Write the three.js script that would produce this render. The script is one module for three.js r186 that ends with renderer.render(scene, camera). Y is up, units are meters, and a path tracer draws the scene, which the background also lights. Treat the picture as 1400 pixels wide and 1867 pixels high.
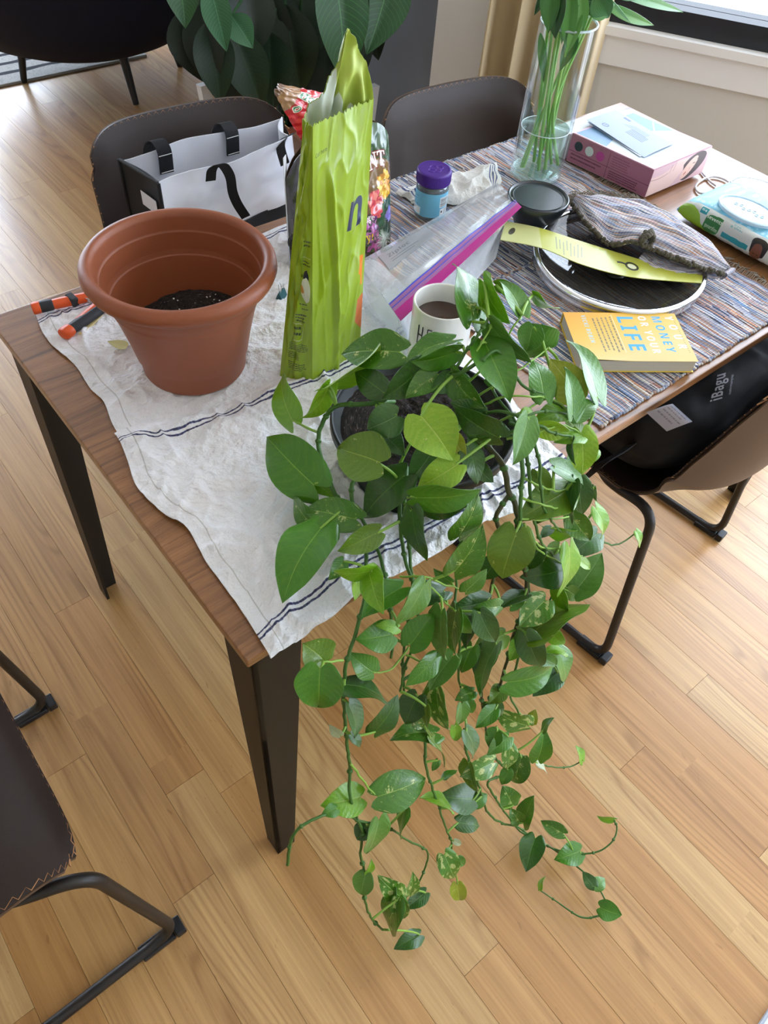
import * as THREE from 'three';
import { mergeGeometries } from 'three/addons/utils/BufferGeometryUtils.js';
import { RoundedBoxGeometry } from 'three/addons/geometries/RoundedBoxGeometry.js';
import { RectAreaLightUniformsLib } from 'three/addons/lights/RectAreaLightUniformsLib.js';
import { createNoise2D, createNoise3D } from 'simplex-noise';

// ---------------------------------------------------------------- camera, sky, lights, exposure
const scene = new THREE.Scene();
const CAM = new THREE.Vector3(-0.1693, 1.4946, 0.3661);
const RIGHT = new THREE.Vector3(0.7767, 0.0672, 0.6262), UP = new THREE.Vector3(0.4540, 0.6294, -0.6306), FWD = new THREE.Vector3(0.4366, -0.7741, -0.4584);
const FOCAL = 1384.09, IW = 1400, IH = 1867;
const camera = new THREE.PerspectiveCamera(67.9954, IW / IH, 0.05, 60);
camera.position.copy(CAM);
camera.quaternion.setFromRotationMatrix(new THREE.Matrix4().makeBasis(RIGHT, UP, FWD.clone().negate()));
const renderer = new THREE.WebGLRenderer({ antialias: true });
renderer.toneMapping = THREE.LinearToneMapping;
renderer.toneMappingExposure = 1.3;
renderer.shadowMap.enabled = true;
scene.background = new THREE.Color(0.83, 0.955, 1.14);
scene.backgroundIntensity = 4.6;
RectAreaLightUniformsLib.init();
const V = (x, y, z) => new THREE.Vector3(x, y, z);
function daylight(w, h, at, inward) {                           // sky light falling in through a window opening, just inside its glass
  const l = new THREE.RectAreaLight(new THREE.Color(0.83, 0.955, 1.14), 2.8, w, h);
  l.position.copy(at); l.lookAt(at.clone().add(inward)); scene.add(l);
}
const IN_RIGHT = V(-0.857, 0, 0.515);
daylight(0.91, 1.46, V(1.916, 1.625, -0.618), IN_RIGHT);      // window beside the table
daylight(1.70, 2.20, V(2.644, 1.22, 0.592), IN_RIGHT);        // glass door further along the same wall
daylight(2.50, 2.14, V(0.415, 1.25, -5.40), V(0, 0, 1));      // far window
daylight(1.60, 1.78, V(2.35, 1.45, 2.90), V(0, 0, -1));       // added window behind the viewer, put in to brighten the front faces

// ---------------------------------------------------------------- helpers
let seedState = 7;
const rnd = () => { seedState = (seedState * 1664525 + 1013904223) >>> 0; return seedState / 4294967296; };
const rr = (a, b) => a + (b - a) * rnd();
const n2 = createNoise2D(rnd), n3 = createNoise3D(rnd);
const clamp = (v, a = 0, b = 1) => Math.min(b, Math.max(a, v));
const lerp = (a, b, t) => a + (b - a) * t;
const smooth = (a, b, v) => { const t = clamp((v - a) / (b - a)); return t * t * (3 - 2 * t); };
const ridge = (x, y) => 1 - Math.abs(n2(x, y));
const fbm = (x, y, o = 4) => { let s = 0, a = 0.5; for (let i = 0; i < o; i++) { s += a * n2(x, y); x *= 2.03; y *= 2.03; a *= 0.5; } return s; };

function ray(px, py) {
  return RIGHT.clone().multiplyScalar((px - IW / 2) / FOCAL).addScaledVector(UP, -(py - IH / 2) / FOCAL).add(FWD);
}
function atY(px, py, h) { const d = ray(px, py); return CAM.clone().addScaledVector(d, (h - CAM.y) / d.y); }
function atZ(px, py, z) { const d = ray(px, py); return CAM.clone().addScaledVector(d, (z - CAM.z) / d.z); }
function atX(px, py, x) { const d = ray(px, py); return CAM.clone().addScaledVector(d, (x - CAM.x) / d.x); }

const used = {};
function numbered(n) { const k = used[n] = (used[n] ?? -1) + 1; return k ? n + '_' + String(k).padStart(3, '0') : n; }
function tag(o, label, category, group) { o.userData.label = label; o.userData.category = category; if (group) o.userData.group = group; return o; }
function thing(name, label, category, pos = [0, 0, 0], turn = 0, group) {
  const o = new THREE.Group(); o.name = numbered(name); o.position.set(...pos); o.rotation.y = turn; scene.add(o);
  return tag(o, label, category, group);
}
function structGroup(name) { const o = new THREE.Group(); o.name = numbered(name); o.userData.kind = 'structure'; scene.add(o); return o; }
function mesh(name, geo, m, parent) {
  const o = new THREE.Mesh(geo, m); o.name = name; o.castShadow = o.receiveShadow = true; parent.add(o); return o;
}
// a part whose geometry is given in world coordinates
function wpart(parent, name, geo, m, label) {
  const g = geo.clone(); parent.updateMatrixWorld(true); g.applyMatrix4(parent.matrixWorld.clone().invert());
  const o = mesh(name, g, m, parent); if (label) o.userData.label = label; return o;
}
function part(parent, name, geo, m, label) { const o = mesh(name, geo, m, parent); if (label) o.userData.label = label; return o; }
function struct(name, geo, m) { const o = mesh(numbered(name), geo, m, scene); o.userData.kind = 'structure'; return o; }
const merge = (list) => mergeGeometries(list.map((g) => { const c = g.index ? g.toNonIndexed() : g.clone(); for (const k of Object.keys(c.attributes)) if (!['position', 'normal', 'uv'].includes(k)) c.deleteAttribute(k); return c; }));
const rbox = (w, h, d, r = 0.003, at = [0, 0, 0]) => new RoundedBoxGeometry(w, h, d, 2, Math.min(r, w / 2.01, h / 2.01, d / 2.01)).translate(...at);
const lathe = (pts, seg = 64) => new THREE.LatheGeometry(pts.map((p) => new THREE.Vector2(p[0], p[1])), seg);
const tube = (pts, r, seg = 40, rad = 10, closed = false, tension = 0.5) => new THREE.TubeGeometry(new THREE.CatmullRomCurve3(pts, closed, 'centripetal', tension), seg, r, rad, closed);
function bent(pts, r, bend, rad = 10) {                        // a bar bent at its corners with a round bend, ends capped
  const path = new THREE.CurvePath();
  let prev = pts[0].clone();
  for (let i = 1; i < pts.length - 1; i++) {
    const a = pts[i].clone().add(pts[i - 1].clone().sub(pts[i]).setLength(Math.min(bend, pts[i].distanceTo(pts[i - 1]) * 0.48)));
    const b = pts[i].clone().add(pts[i + 1].clone().sub(pts[i]).setLength(Math.min(bend, pts[i].distanceTo(pts[i + 1]) * 0.48)));
    path.add(new THREE.LineCurve3(prev, a)); path.add(new THREE.QuadraticBezierCurve3(a, pts[i], b)); prev = b;
  }
  path.add(new THREE.LineCurve3(prev, pts[pts.length - 1]));
  const list = [];
  for (const c of path.curves) { const n = c.isLineCurve3 ? 1 : 8; for (let i = 0; i < n; i++) list.push(c.getPoint(i / n)); }
  list.push(pts[pts.length - 1]);
  return polytube(list, r, rad);
}
function polytube(list, r, rad = 6) {                          // a tube with straight pieces between points; r a number or f(t)
  const pos = [], nor = [], uv = [], idx = [], n = list.length;
  let N = null; const R = typeof r === 'function' ? r : () => r;
  for (let i = 0; i < n; i++) {
    const T = list[Math.min(n - 1, i + 1)].clone().sub(list[Math.max(0, i - 1)]).normalize();
    if (!N) { N = Math.abs(T.y) < 0.9 ? V(0, 1, 0) : V(1, 0, 0); }
    N = N.clone().addScaledVector(T, -N.dot(T)).normalize(); const B = T.clone().cross(N);
    for (let j = 0; j <= rad; j++) {
      const a = (j / rad) * Math.PI * 2, d = N.clone().multiplyScalar(Math.cos(a)).addScaledVector(B, Math.sin(a)), q = R(i / (n - 1));
      pos.push(list[i].x + d.x * q, list[i].y + d.y * q, list[i].z + d.z * q); nor.push(d.x, d.y, d.z); uv.push(j / rad, i / (n - 1));
      if (i && j < rad) { const k = i * (rad + 1) + j, p = k - rad - 1; idx.push(p, p + 1, k, k, p + 1, k + 1); }
    }
  }
  for (const e of [0, n - 1]) {
    const c = pos.length / 3, T = (e ? list[n - 1].clone().sub(list[n - 2]) : list[0].clone().sub(list[1])).normalize();
    pos.push(list[e].x, list[e].y, list[e].z); nor.push(T.x, T.y, T.z); uv.push(0.5, e ? 1 : 0);
    for (let j = 0; j < rad; j++) { const k = e * (rad + 1) + j; e ? idx.push(c, k, k + 1) : idx.push(c, k + 1, k); }
  }
  const g = new THREE.BufferGeometry();
  g.setAttribute('position', new THREE.Float32BufferAttribute(pos, 3)); g.setAttribute('normal', new THREE.Float32BufferAttribute(nor, 3));
  g.setAttribute('uv', new THREE.Float32BufferAttribute(uv, 2)); g.setIndex(idx); return g;
}
// a sheet f(u, v) -> point, th thick (towards -normal); its uv are u and v
function sheet(f, nu, nv, th = 0) {
  const P = [], W = nu + 1;
  for (let j = 0; j <= nv; j++) for (let i = 0; i <= nu; i++) P.push(f(i / nu, j / nv));
  const base = new THREE.BufferGeometry(), uv = [], idx = [];
  for (let j = 0; j <= nv; j++) for (let i = 0; i <= nu; i++) uv.push(i / nu, j / nv);
  for (let j = 0; j < nv; j++) for (let i = 0; i < nu; i++) { const a = j * W + i; idx.push(a, a + W, a + 1, a + 1, a + W, a + W + 1); }
  base.setAttribute('position', new THREE.Float32BufferAttribute(P.flatMap((p) => [p.x, p.y, p.z]), 3));
  base.setAttribute('uv', new THREE.Float32BufferAttribute(uv, 2)); base.setIndex(idx); base.computeVertexNormals();
  if (!th) return base;
  const nrm = base.attributes.normal, pos2 = [], N = P.length;
  for (let i = 0; i < N; i++) pos2.push(P[i].x - nrm.getX(i) * th, P[i].y - nrm.getY(i) * th, P[i].z - nrm.getZ(i) * th);
  const back = new THREE.BufferGeometry(), rim = [], rimuv = [], rimi = [];
  back.setAttribute('position', new THREE.Float32BufferAttribute(pos2, 3)); back.setAttribute('uv', new THREE.Float32BufferAttribute(uv, 2));
  back.setIndex(idx.flatMap((_, i) => (i % 3 ? [] : [idx[i], idx[i + 2], idx[i + 1]]))); back.computeVertexNormals();
  const loop = [];
  for (let i = 0; i < nu; i++) loop.push(i); for (let j = 0; j < nv; j++) loop.push(j * W + nu);
  for (let i = nu; i > 0; i--) loop.push(nv * W + i); for (let j = nv; j > 0; j--) loop.push(j * W);
  loop.push(0);
  loop.forEach((a, k) => {
    rim.push(P[a].x, P[a].y, P[a].z, pos2[a * 3], pos2[a * 3 + 1], pos2[a * 3 + 2]); rimuv.push(uv[a * 2], uv[a * 2 + 1], uv[a * 2], uv[a * 2 + 1]);
    if (k) { const q = k * 2; rimi.push(q - 2, q, q - 1, q, q + 1, q - 1); }
  });
  const r = new THREE.BufferGeometry(); r.setAttribute('position', new THREE.Float32BufferAttribute(rim, 3)); r.setAttribute('uv', new THREE.Float32BufferAttribute(rimuv, 2)); r.setIndex(rimi); r.computeVertexNormals();
  return merge([base, back, r]);
}
function flipV(g) { const a = g.attributes.uv; for (let i = 0; i < a.count; i++) a.setY(i, 1 - a.getY(i)); return g; }
// a closed block between a bottom and a top polygon ring (same count), flat faces
function hull8(b, t) {                                         // b, t: four points each, counter-clockwise from above
  const quads = [[t[0], t[1], t[2], t[3]], [b[3], b[2], b[1], b[0]]];
  for (let i = 0; i < 4; i++) { const k = (i + 1) % 4; quads.push([b[i], b[k], t[k], t[i]]); }
  return quadsGeo(quads);
}
function quadsGeo(quads) {
  const pos = [], uv = [], idx = [];
  quads.forEach((q, k) => { q.forEach((p) => pos.push(p.x, p.y, p.z)); uv.push(0, 0, 1, 0, 1, 1, 0, 1); const o = k * 4; idx.push(o, o + 1, o + 2, o, o + 2, o + 3); });
  const g = new THREE.BufferGeometry(); g.setAttribute('position', new THREE.Float32BufferAttribute(pos, 3)); g.setAttribute('uv', new THREE.Float32BufferAttribute(uv, 2)); g.setIndex(idx); g.computeVertexNormals(); return g;
}
// ---------------------------------------------------------------- textures and materials
function dataTex(w, h, f, srgb = true) {
  const d = new Uint8Array(w * h * 4);
  for (let y = 0; y < h; y++) for (let x = 0; x < w; x++) { const c = f(x / w, y / h), o = (y * w + x) * 4; d[o] = clamp(c[0], 0, 255); d[o + 1] = clamp(c[1], 0, 255); d[o + 2] = clamp(c[2], 0, 255); d[o + 3] = 255; }
  const t = new THREE.DataTexture(d, w, h); t.wrapS = t.wrapT = THREE.RepeatWrapping; t.magFilter = THREE.LinearFilter; t.minFilter = THREE.LinearFilter; if (srgb) t.colorSpace = THREE.SRGBColorSpace; t.needsUpdate = true; return t;
}
function canvasTex(w, h, draw) {
  const c = document.createElement('canvas'); c.width = w; c.height = h; const g = c.getContext('2d'); draw(g, w, h);
  const t = new THREE.CanvasTexture(c); t.colorSpace = THREE.SRGBColorSpace; return t;
}
const std = (color, roughness = 0.6, o = {}) => new THREE.MeshStandardMaterial({ color, roughness, ...o });
const phys = (color, roughness = 0.6, o = {}) => new THREE.MeshPhysicalMaterial({ color, roughness, side: THREE.DoubleSide, ...o });
const grainTex = dataTex(256, 256, (u, v) => { const a = 128 + 110 * n2(u * 90, v * 90) * 0.6 + 50 * n2(u * 30, v * 30); return [a, a, a]; }, false);
function rep(t, x, y) { const c = t.clone(); c.repeat.set(x, y); c.needsUpdate = true; return c; }
const weaveTex = dataTex(256, 256, (u, v) => { const a = 128 + 60 * Math.sin(u * Math.PI * 128) * (Math.sin(v * Math.PI * 128) > 0 ? 1 : -1) + 50 * n2(u * 40, v * 40); return [a, a, a]; }, false);
const M = {
  white: std('#e9e8e6', 0.55), black: std('#101112', 0.5), blackMetal: std('#17171a', 0.38, { metalness: 0.25 }), steel: std('#c9cbcc', 0.14, { metalness: 1 }),
  wallWhite: std('#ddd8cf', 0.85), trim: std('#e4e1dc', 0.5),
};

// ---------------------------------------------------------------- the room
const WD = V(0.515, 0, 0.857).normalize(), WP = V(1.70, 0, -0.983), WN = V(-0.857, 0, 0.515).normalize();   // the wall with the window, its inner side
const wallAt = (t, y, off = 0) => WP.clone().addScaledVector(WD, t).addScaledVector(WN, off).setY(y);
const PIL = wallAt(-0.44, 0);
const CEIL = 2.7;
function wallSlab(a, b, y0, y1, th = 0.12, side = 1) {          // a to b on the floor plan, th thick to the outside
  const d = b.clone().sub(a).setY(0).normalize(), o = V(d.z, 0, -d.x).multiplyScalar(th * side);
  const L = (p, y) => V(p.x, y, p.z), A2 = a.clone().add(o), B2 = b.clone().add(o);
  const bot = [L(a, y0), L(b, y0), L(B2, y0), L(A2, y0)], top = [L(a, y1), L(b, y1), L(B2, y1), L(A2, y1)];
  const g = side > 0 ? hull8(bot.slice().reverse(), top.slice().reverse()) : hull8(bot, top);
  return g;
}
// oak: u across the grain (0.5 m), v along it (2.4 m)
const oakTex = dataTex(1024, 2048, (u, v) => {
  const x = u * 0.5, y = v * 2.4;
  const warp = n2(x * 7, y * 1.1) * 0.035 + n2(x * 22, y * 2.6) * 0.006;
  const ring = 0.5 + 0.5 * Math.sin((x + warp) * 2 * Math.PI * 62);
  const cath = Math.pow(ring, 3) * smooth(-0.1, 0.7, n2(x * 9 + 4, y * 0.8));
  const pore = smooth(0.25, 0.8, n2(x * 900, y * 16)) , fine = n2(x * 420, y * 5), broad = n2(x * 26, y * 0.9), mid = n2(x * 120, y * 2.2);
  const k = 0.52 + 0.15 * broad + 0.1 * mid + 0.06 * fine - 0.34 * cath - 0.09 * pore;
  const fleck = smooth(0.86, 0.95, n2(x * 60 + 9, y * 22)) * 0.25;
  const t = clamp(k - fleck);
  return [lerp(160, 230, t), lerp(120, 192, t), lerp(70, 132, t)];
});
const plankMats = ['#fffaf2', '#f9efe2', '#f1e2cf', '#ffffff', '#f8ece0', '#efdcc6'].map((c, i) => new THREE.MeshPhysicalMaterial({ color: c, map: oakTex, bumpMap: oakTex, bumpScale: 0.0003, roughness: 0.42, clearcoat: 0.6, clearcoatRoughness: 0.25 }));
const floor = structGroup('floor');
{
  const PW = 0.0828, X0 = -0.188, ZB = -4.6, ZF = 1.0;
  const joints = { 0: [-0.044], '-1': [-0.386], 4: [0.358], 6: [0.262], '1': [-0.72, 0.62], '2': [-0.16], '5': [-0.42] };
  let count = 0, rest = [];
  const top = (x0, x1, z0, z1) => {
    const g = 0.00012, c = 0.0003, a = [V(x0 + g, -0.0009, z1 - g), V(x1 - g, -0.0009, z1 - g), V(x1 - g, -0.0009, z0 + g), V(x0 + g, -0.0009, z0 + g)];
    const b = [V(x0 + g + c, 0, z1 - g - c), V(x1 - g - c, 0, z1 - g - c), V(x1 - g - c, 0, z0 + g + c), V(x0 + g + c, 0, z0 + g + c)];
    const geo = quadsGeo([[b[0], b[1], b[2], b[3]], [a[0], a[1], b[1], b[0]], [a[1], a[2], b[2], b[1]], [a[2], a[3], b[3], b[2]], [a[3], a[0], b[0], b[3]]]);
    const ou = rnd(), ov = rnd(), p = geo.attributes.position, uv = geo.attributes.uv, flip = rnd() < 0.5 ? -1 : 1;
    for (let i = 0; i < p.count; i++) uv.setXY(i, ou + flip * p.getX(i) / 0.5, ov + p.getZ(i) / 2.4);
    return geo;
  };
  for (let k = -28; k < 46; k++) {
    const x0 = X0 - PW + k * PW + PW, x1 = x0 + PW;
    let cuts = [-5.6];
    let z = -5.6 + rr(0.2, 1.2);
    const fixed = joints[k] ?? [];
    while (z < 2.9) { if (!fixed.some((f) => Math.abs(f - z) < 0.45)) cuts.push(z); z += rr(0.65, 1.6); }
    cuts = cuts.concat(fixed, [2.9]).sort((a, b) => a - b);
    for (let i = 0; i < cuts.length - 1; i++) {
      const geo = top(x0, x1, cuts[i], cuts[i + 1]), mid = (cuts[i] + cuts[i + 1]) / 2;
      const seen = x0 > -0.62 - Math.max(0, -cuts[i + 1] - 0.5) * 0 && x0 < 2.2 && cuts[i + 1] > -4.6 && cuts[i] < 0.95;
      if (seen && count < 295) { const o = mesh(numbered('plank'), geo, plankMats[Math.floor(rnd() * 6)], floor); count++; }
      else rest.push(geo);
    }
  }
  const r = mesh('planks_beyond', merge(rest), plankMats[1], floor); r.userData.kind = 'stuff';
  mesh('subfloor', new THREE.BoxGeometry(6.4, 0.2, 8.6).translate(0.55, -0.1011, -1.3), std('#7a5a3a', 0.9), floor);
}
struct('ceiling', new THREE.BoxGeometry(6.6, 0.15, 8.8).translate(0.5, CEIL + 0.075, -1.3), std('#efeeea', 0.9));
const WE = wallAt(3.3, 0), FE = V(2.05, 0, -5.4);
const wallM = std('#cdc8bd', 0.85), shadeGreyWall = std('#747579', 0.85);  // the grey of the pillar side wall stands in for its shade
// window wall: pillar part, below the sill, above the head, right end
const T0 = -0.10, TD = 0.92, T1 = 2.75, SILL = 0.815, HEAD = 2.38;   // the window from T0 to TD, a glass door from TD to T1
const wr = structGroup('wall_right');
mesh('wall_section', wallSlab(wallAt(-0.44, 0), wallAt(T0, 0), 0, CEIL, 0.16, 1), std('#f1f1f0', 0.7), wr);  // strip painted whiter than wallM to carry the brighter light on it
mesh('wall_section', merge([
  wallSlab(wallAt(T0, 0), wallAt(TD, 0), 0, SILL - 0.02, 0.16, 1), wallSlab(wallAt(TD, 0), wallAt(T1, 0), 0, 0.05, 0.16, 1),
  wallSlab(wallAt(T0, 0), wallAt(T1, 0), HEAD, CEIL, 0.16, 1), wallSlab(wallAt(T1, 0), wallAt(3.42, 0), 0, CEIL, 0.16, 1)]), wallM, wr);
struct('wall_pillar_side', wallSlab(PIL, FE, 0, CEIL, 0.16, -1), shadeGreyWall);
struct('wall_end', wallSlab(wallAt(3.3, 0), V(WE.x, 0, 2.9), 0, CEIL, 0.12, 1), wallM);
{
  const w = structGroup('wall_front'), B = (x0, x1, y0, y1) => new THREE.BoxGeometry(x1 - x0, y1 - y0, 0.12).translate((x0 + x1) / 2, (y0 + y1) / 2, 2.96);
  mesh('wall_section', merge([B(-2.72, 1.5, 0, CEIL), B(3.2, 3.7, 0, CEIL), B(1.5, 3.2, 0, 0.5), B(1.5, 3.2, 2.4, CEIL)]), wallM, w);
}
struct('wall_left', new THREE.BoxGeometry(0.12, CEIL, 8.6).translate(-2.66, CEIL / 2, -1.3), wallM);
const FW = structGroup('wall_far');
mesh('wall_section', merge([new THREE.BoxGeometry(1.7, CEIL, 0.12).translate(-1.75, CEIL / 2, -5.46), new THREE.BoxGeometry(0.45, CEIL, 0.12).translate(1.95, CEIL / 2, -5.46),
  new THREE.BoxGeometry(4.4, 0.32, 0.12).translate(0, CEIL - 0.16, -5.46), new THREE.BoxGeometry(4.4, 0.12, 0.12).translate(0, 0.06, -5.46)]), wallM, FW);
// baseboards
struct('baseboard_right', wallSlab(wallAt(-0.44, 0, 0.014), wallAt(TD, 0, 0.014), 0, 0.11, 0.014, 1), M.trim);
struct('baseboard_pillar', wallSlab(PIL.clone().add(V(-0.014, 0, 0)), FE.clone().add(V(-0.014, 0, 0)), 0, 0.11, 0.013, -1), M.trim);
// apron, stool and the black window frame
const wallBox = (t0, t1, y0, y1, d0, d1) => hull8([wallAt(t0, y0, d1), wallAt(t1, y0, d1), wallAt(t1, y0, d0), wallAt(t0, y0, d0)], [wallAt(t0, y1, d1), wallAt(t1, y1, d1), wallAt(t1, y1, d0), wallAt(t0, y1, d0)]);
struct('trim_1', wallBox(T0 - 0.05, TD - 0.01, 0.723, 0.795, 0.0, 0.018), M.trim);
struct('trim_2', wallBox(T0 - 0.06, TD, 0.795, SILL, -0.16, 0.034), M.trim);
const frameM = std('#1c1e21', 0.45, { metalness: 0.2 });
const glassM = new THREE.MeshPhysicalMaterial({ color: '#ffffff', roughness: 0.02, transmission: 1, thickness: 0, ior: 1.45, side: THREE.DoubleSide });
function windowOn(name, frames, glass) { const w = structGroup(name); for (const f of frames) mesh('window_frame', f, frameM, w); for (const g of glass) mesh('pane', g, glassM, w); return w; }
const wf = 0.052;
windowOn('window_1', [wallBox(T0, TD, SILL, SILL + wf, -0.09, 0.0), wallBox(T0, TD, HEAD - wf, HEAD, -0.09, 0), wallBox(T0, T0 + wf, SILL + wf, HEAD - wf, -0.09, 0), wallBox(TD - wf, TD, SILL + wf, HEAD - wf, -0.09, 0)],
  [wallBox(T0 + wf, TD - wf, SILL + wf, HEAD - wf, -0.05, -0.046)]);
{
  const d = structGroup('door_1'), D0 = TD + 0.001, DM = (TD + T1) / 2, F = (t0, t1, y0, y1) => wallBox(t0, t1, y0, y1, -0.09, -0.02);
  for (const f of [F(D0, T1, 0.05, 0.11), F(D0, T1, HEAD - 0.06, HEAD), F(D0, D0 + 0.06, 0.11, HEAD - 0.06), F(T1 - 0.06, T1, 0.11, HEAD - 0.06), F(DM - 0.04, DM + 0.04, 0.11, HEAD - 0.06)]) mesh('door_frame', f, frameM, d);
  for (const [a, b] of [[D0 + 0.06, DM - 0.04], [DM + 0.04, T1 - 0.06]]) mesh('pane', wallBox(a, b, 0.11, HEAD - 0.06, -0.06, -0.055), glassM, d);
  mesh('door_handle', wallBox(DM - 0.02, DM - 0.005, 1.0, 1.18, -0.02, 0.02), M.steel, d);
}
{
  const B = (x0, x1, y0, y1) => new THREE.BoxGeometry(x1 - x0, y1 - y0, 0.06).translate((x0 + x1) / 2, (y0 + y1) / 2, -5.45), G = (x0, x1) => new THREE.BoxGeometry(x1 - x0, 2.2, 0.005).translate((x0 + x1) / 2, 1.25, -5.45);
  windowOn('window_2', [B(-0.9, 1.73, 0.12, 0.17), B(-0.9, 1.73, 2.33, 2.38), B(-0.9, -0.85, 0.17, 2.33), B(1.68, 1.73, 0.17, 2.33), B(0.39, 0.44, 0.17, 2.33)], [G(-0.85, 0.39), G(0.44, 1.68)]);
  const Q = (x0, x1, y0, y1, d = 0.06) => new THREE.BoxGeometry(x1 - x0, y1 - y0, d).translate((x0 + x1) / 2, (y0 + y1) / 2, 2.95);
  windowOn('added_window_3', [Q(1.5, 3.2, 0.5, 0.55), Q(1.5, 3.2, 2.35, 2.4), Q(1.5, 1.55, 0.55, 2.35), Q(3.15, 3.2, 0.55, 2.35), Q(2.325, 2.375, 0.55, 2.35)], [Q(1.55, 2.325, 0.55, 2.35, 0.005), Q(2.375, 3.15, 0.55, 2.35, 0.005)]);  // last window is added out of view to light sides facing the viewer
}
// outside: pale paving below the windows
struct('ground', new THREE.BoxGeometry(40, 0.2, 40).translate(0, -0.6, 0), std('#c9c6bf', 0.9));
// curtain in the corner by the pillar
{
  const cm = phys('#dcc9a0', 0.9, { transmission: 0.32, thickness: 0, bumpMap: rep(weaveTex, 6, 40), bumpScale: 0.0003 });
  const c = thing('curtain', 'beige pleated fabric curtain hanging in the corner beside the window', 'curtain', [wallAt(-0.15, 0, 0.06).x, 0.02, wallAt(-0.15, 0, 0.06).z]);
  wpart(c, 'drape', sheet((u, v) => {
    const t = lerp(-0.285, 0.03, u), y = lerp(2.45, 0.03, v);
    const pl = Math.sin(u * Math.PI * 7.2 + 0.6 + 0.25 * v), off = 0.07 + 0.03 * pl + 0.012 * Math.sin(u * 41 + v * 2);
    return wallAt(t + 0.008 * Math.cos(u * Math.PI * 9), y, off);
  }, 110, 24, 0.002), cm);
  wpart(c, 'rod', polytube([wallAt(-0.4, 2.47, 0.07), wallAt(2.9, 2.47, 0.07)], 0.012, 10), M.blackMetal);
}

// ---------------------------------------------------------------- the table
const TL = 1.4951, TW = 0.7222, TH = 0.75;
const walnutTex = dataTex(2048, 1024, (u, v) => {
  const x = u * 1.5, y = v * 0.73;
  const w = n2(x * 2.2, y * 9) * 0.010 + n2(x * 0.9 + 5, y * 3) * 0.02;
  const yy = y + w, band = 0.5 + 0.5 * Math.sin(yy * 2 * Math.PI * 46 + 3 * n2(x * 0.7, y * 5));
  const fine = n2(x * 9, yy * 330), pore = smooth(0.3, 0.8, n2(x * 26, yy * 620)), broad = n2(x * 1.2, yy * 22), streak = smooth(0.35, 0.8, n2(x * 1.6 + 7, yy * 75));
  const t = clamp(0.56 + 0.13 * broad + 0.1 * fine + 0.12 * (band - 0.5) - 0.16 * pore - 0.28 * streak);
  return [lerp(96, 198, t), lerp(66, 146, t), lerp(38, 96, t)];
});
const walnut = new THREE.MeshPhysicalMaterial({ color: '#f2e6da', map: walnutTex, roughness: 0.32, clearcoat: 0.5, clearcoatRoughness: 0.25, bumpMap: walnutTex, bumpScale: 0.0003 });
const legM = std('#12100c', 0.5, { metalness: 0.1 });
{
  const t = thing('dining_table', 'long walnut dining table on dark tapered metal legs, covered in potting things', 'table', [TL / 2, 0, -TW / 2]);
  const g = new RoundedBoxGeometry(TL, 0.017, TW, 2, 0.0025), p = g.attributes.position, uv = g.attributes.uv;
  for (let i = 0; i < p.count; i++) uv.setXY(i, (p.getX(i) + TL / 2) / 1.5, (p.getZ(i) + TW / 2) / 0.73 + p.getY(i));
  part(t, 'tabletop', g.translate(0, TH - 0.0085, 0), walnut);
  const un = new THREE.BoxGeometry(TL - 0.3, 0.035, TW - 0.22).translate(0, TH - 0.0345, 0);
  part(t, 'apron', un, legM);
  for (const sx of [-1, 1]) for (const sz of [-1, 1]) {      // folded plate: two tapered faces meeting at the outer edge
    const X = sx * (TL / 2 - 0.012), Z = sz * (TW / 2 - 0.012), top = TH - 0.018, X0 = sx * (TL / 2 - 0.004), Z0 = sz * (TW / 2 + 0.0);
    const face = (wt, wb, alongX) => {
      const th = 0.006, P = (s, y, o) => { const k = 1 - y / top, cx = lerp(X, X0, k), cz = lerp(Z, Z0, k); return alongX ? V(cx - sx * s, y, cz - sz * o) : V(cx - sx * o, y, cz - sz * s); };
      return hull8([P(0, 0, 0), P(wb, 0, 0), P(wb, 0, th), P(0, 0, th)], [P(0, top, 0), P(wt, top, 0), P(wt, top, th), P(0, top, th)]);
    };
    part(t, 'leg', merge([face(0.068, 0.036, true), face(0.068, 0.036, false)]), legM);
  }
}
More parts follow.
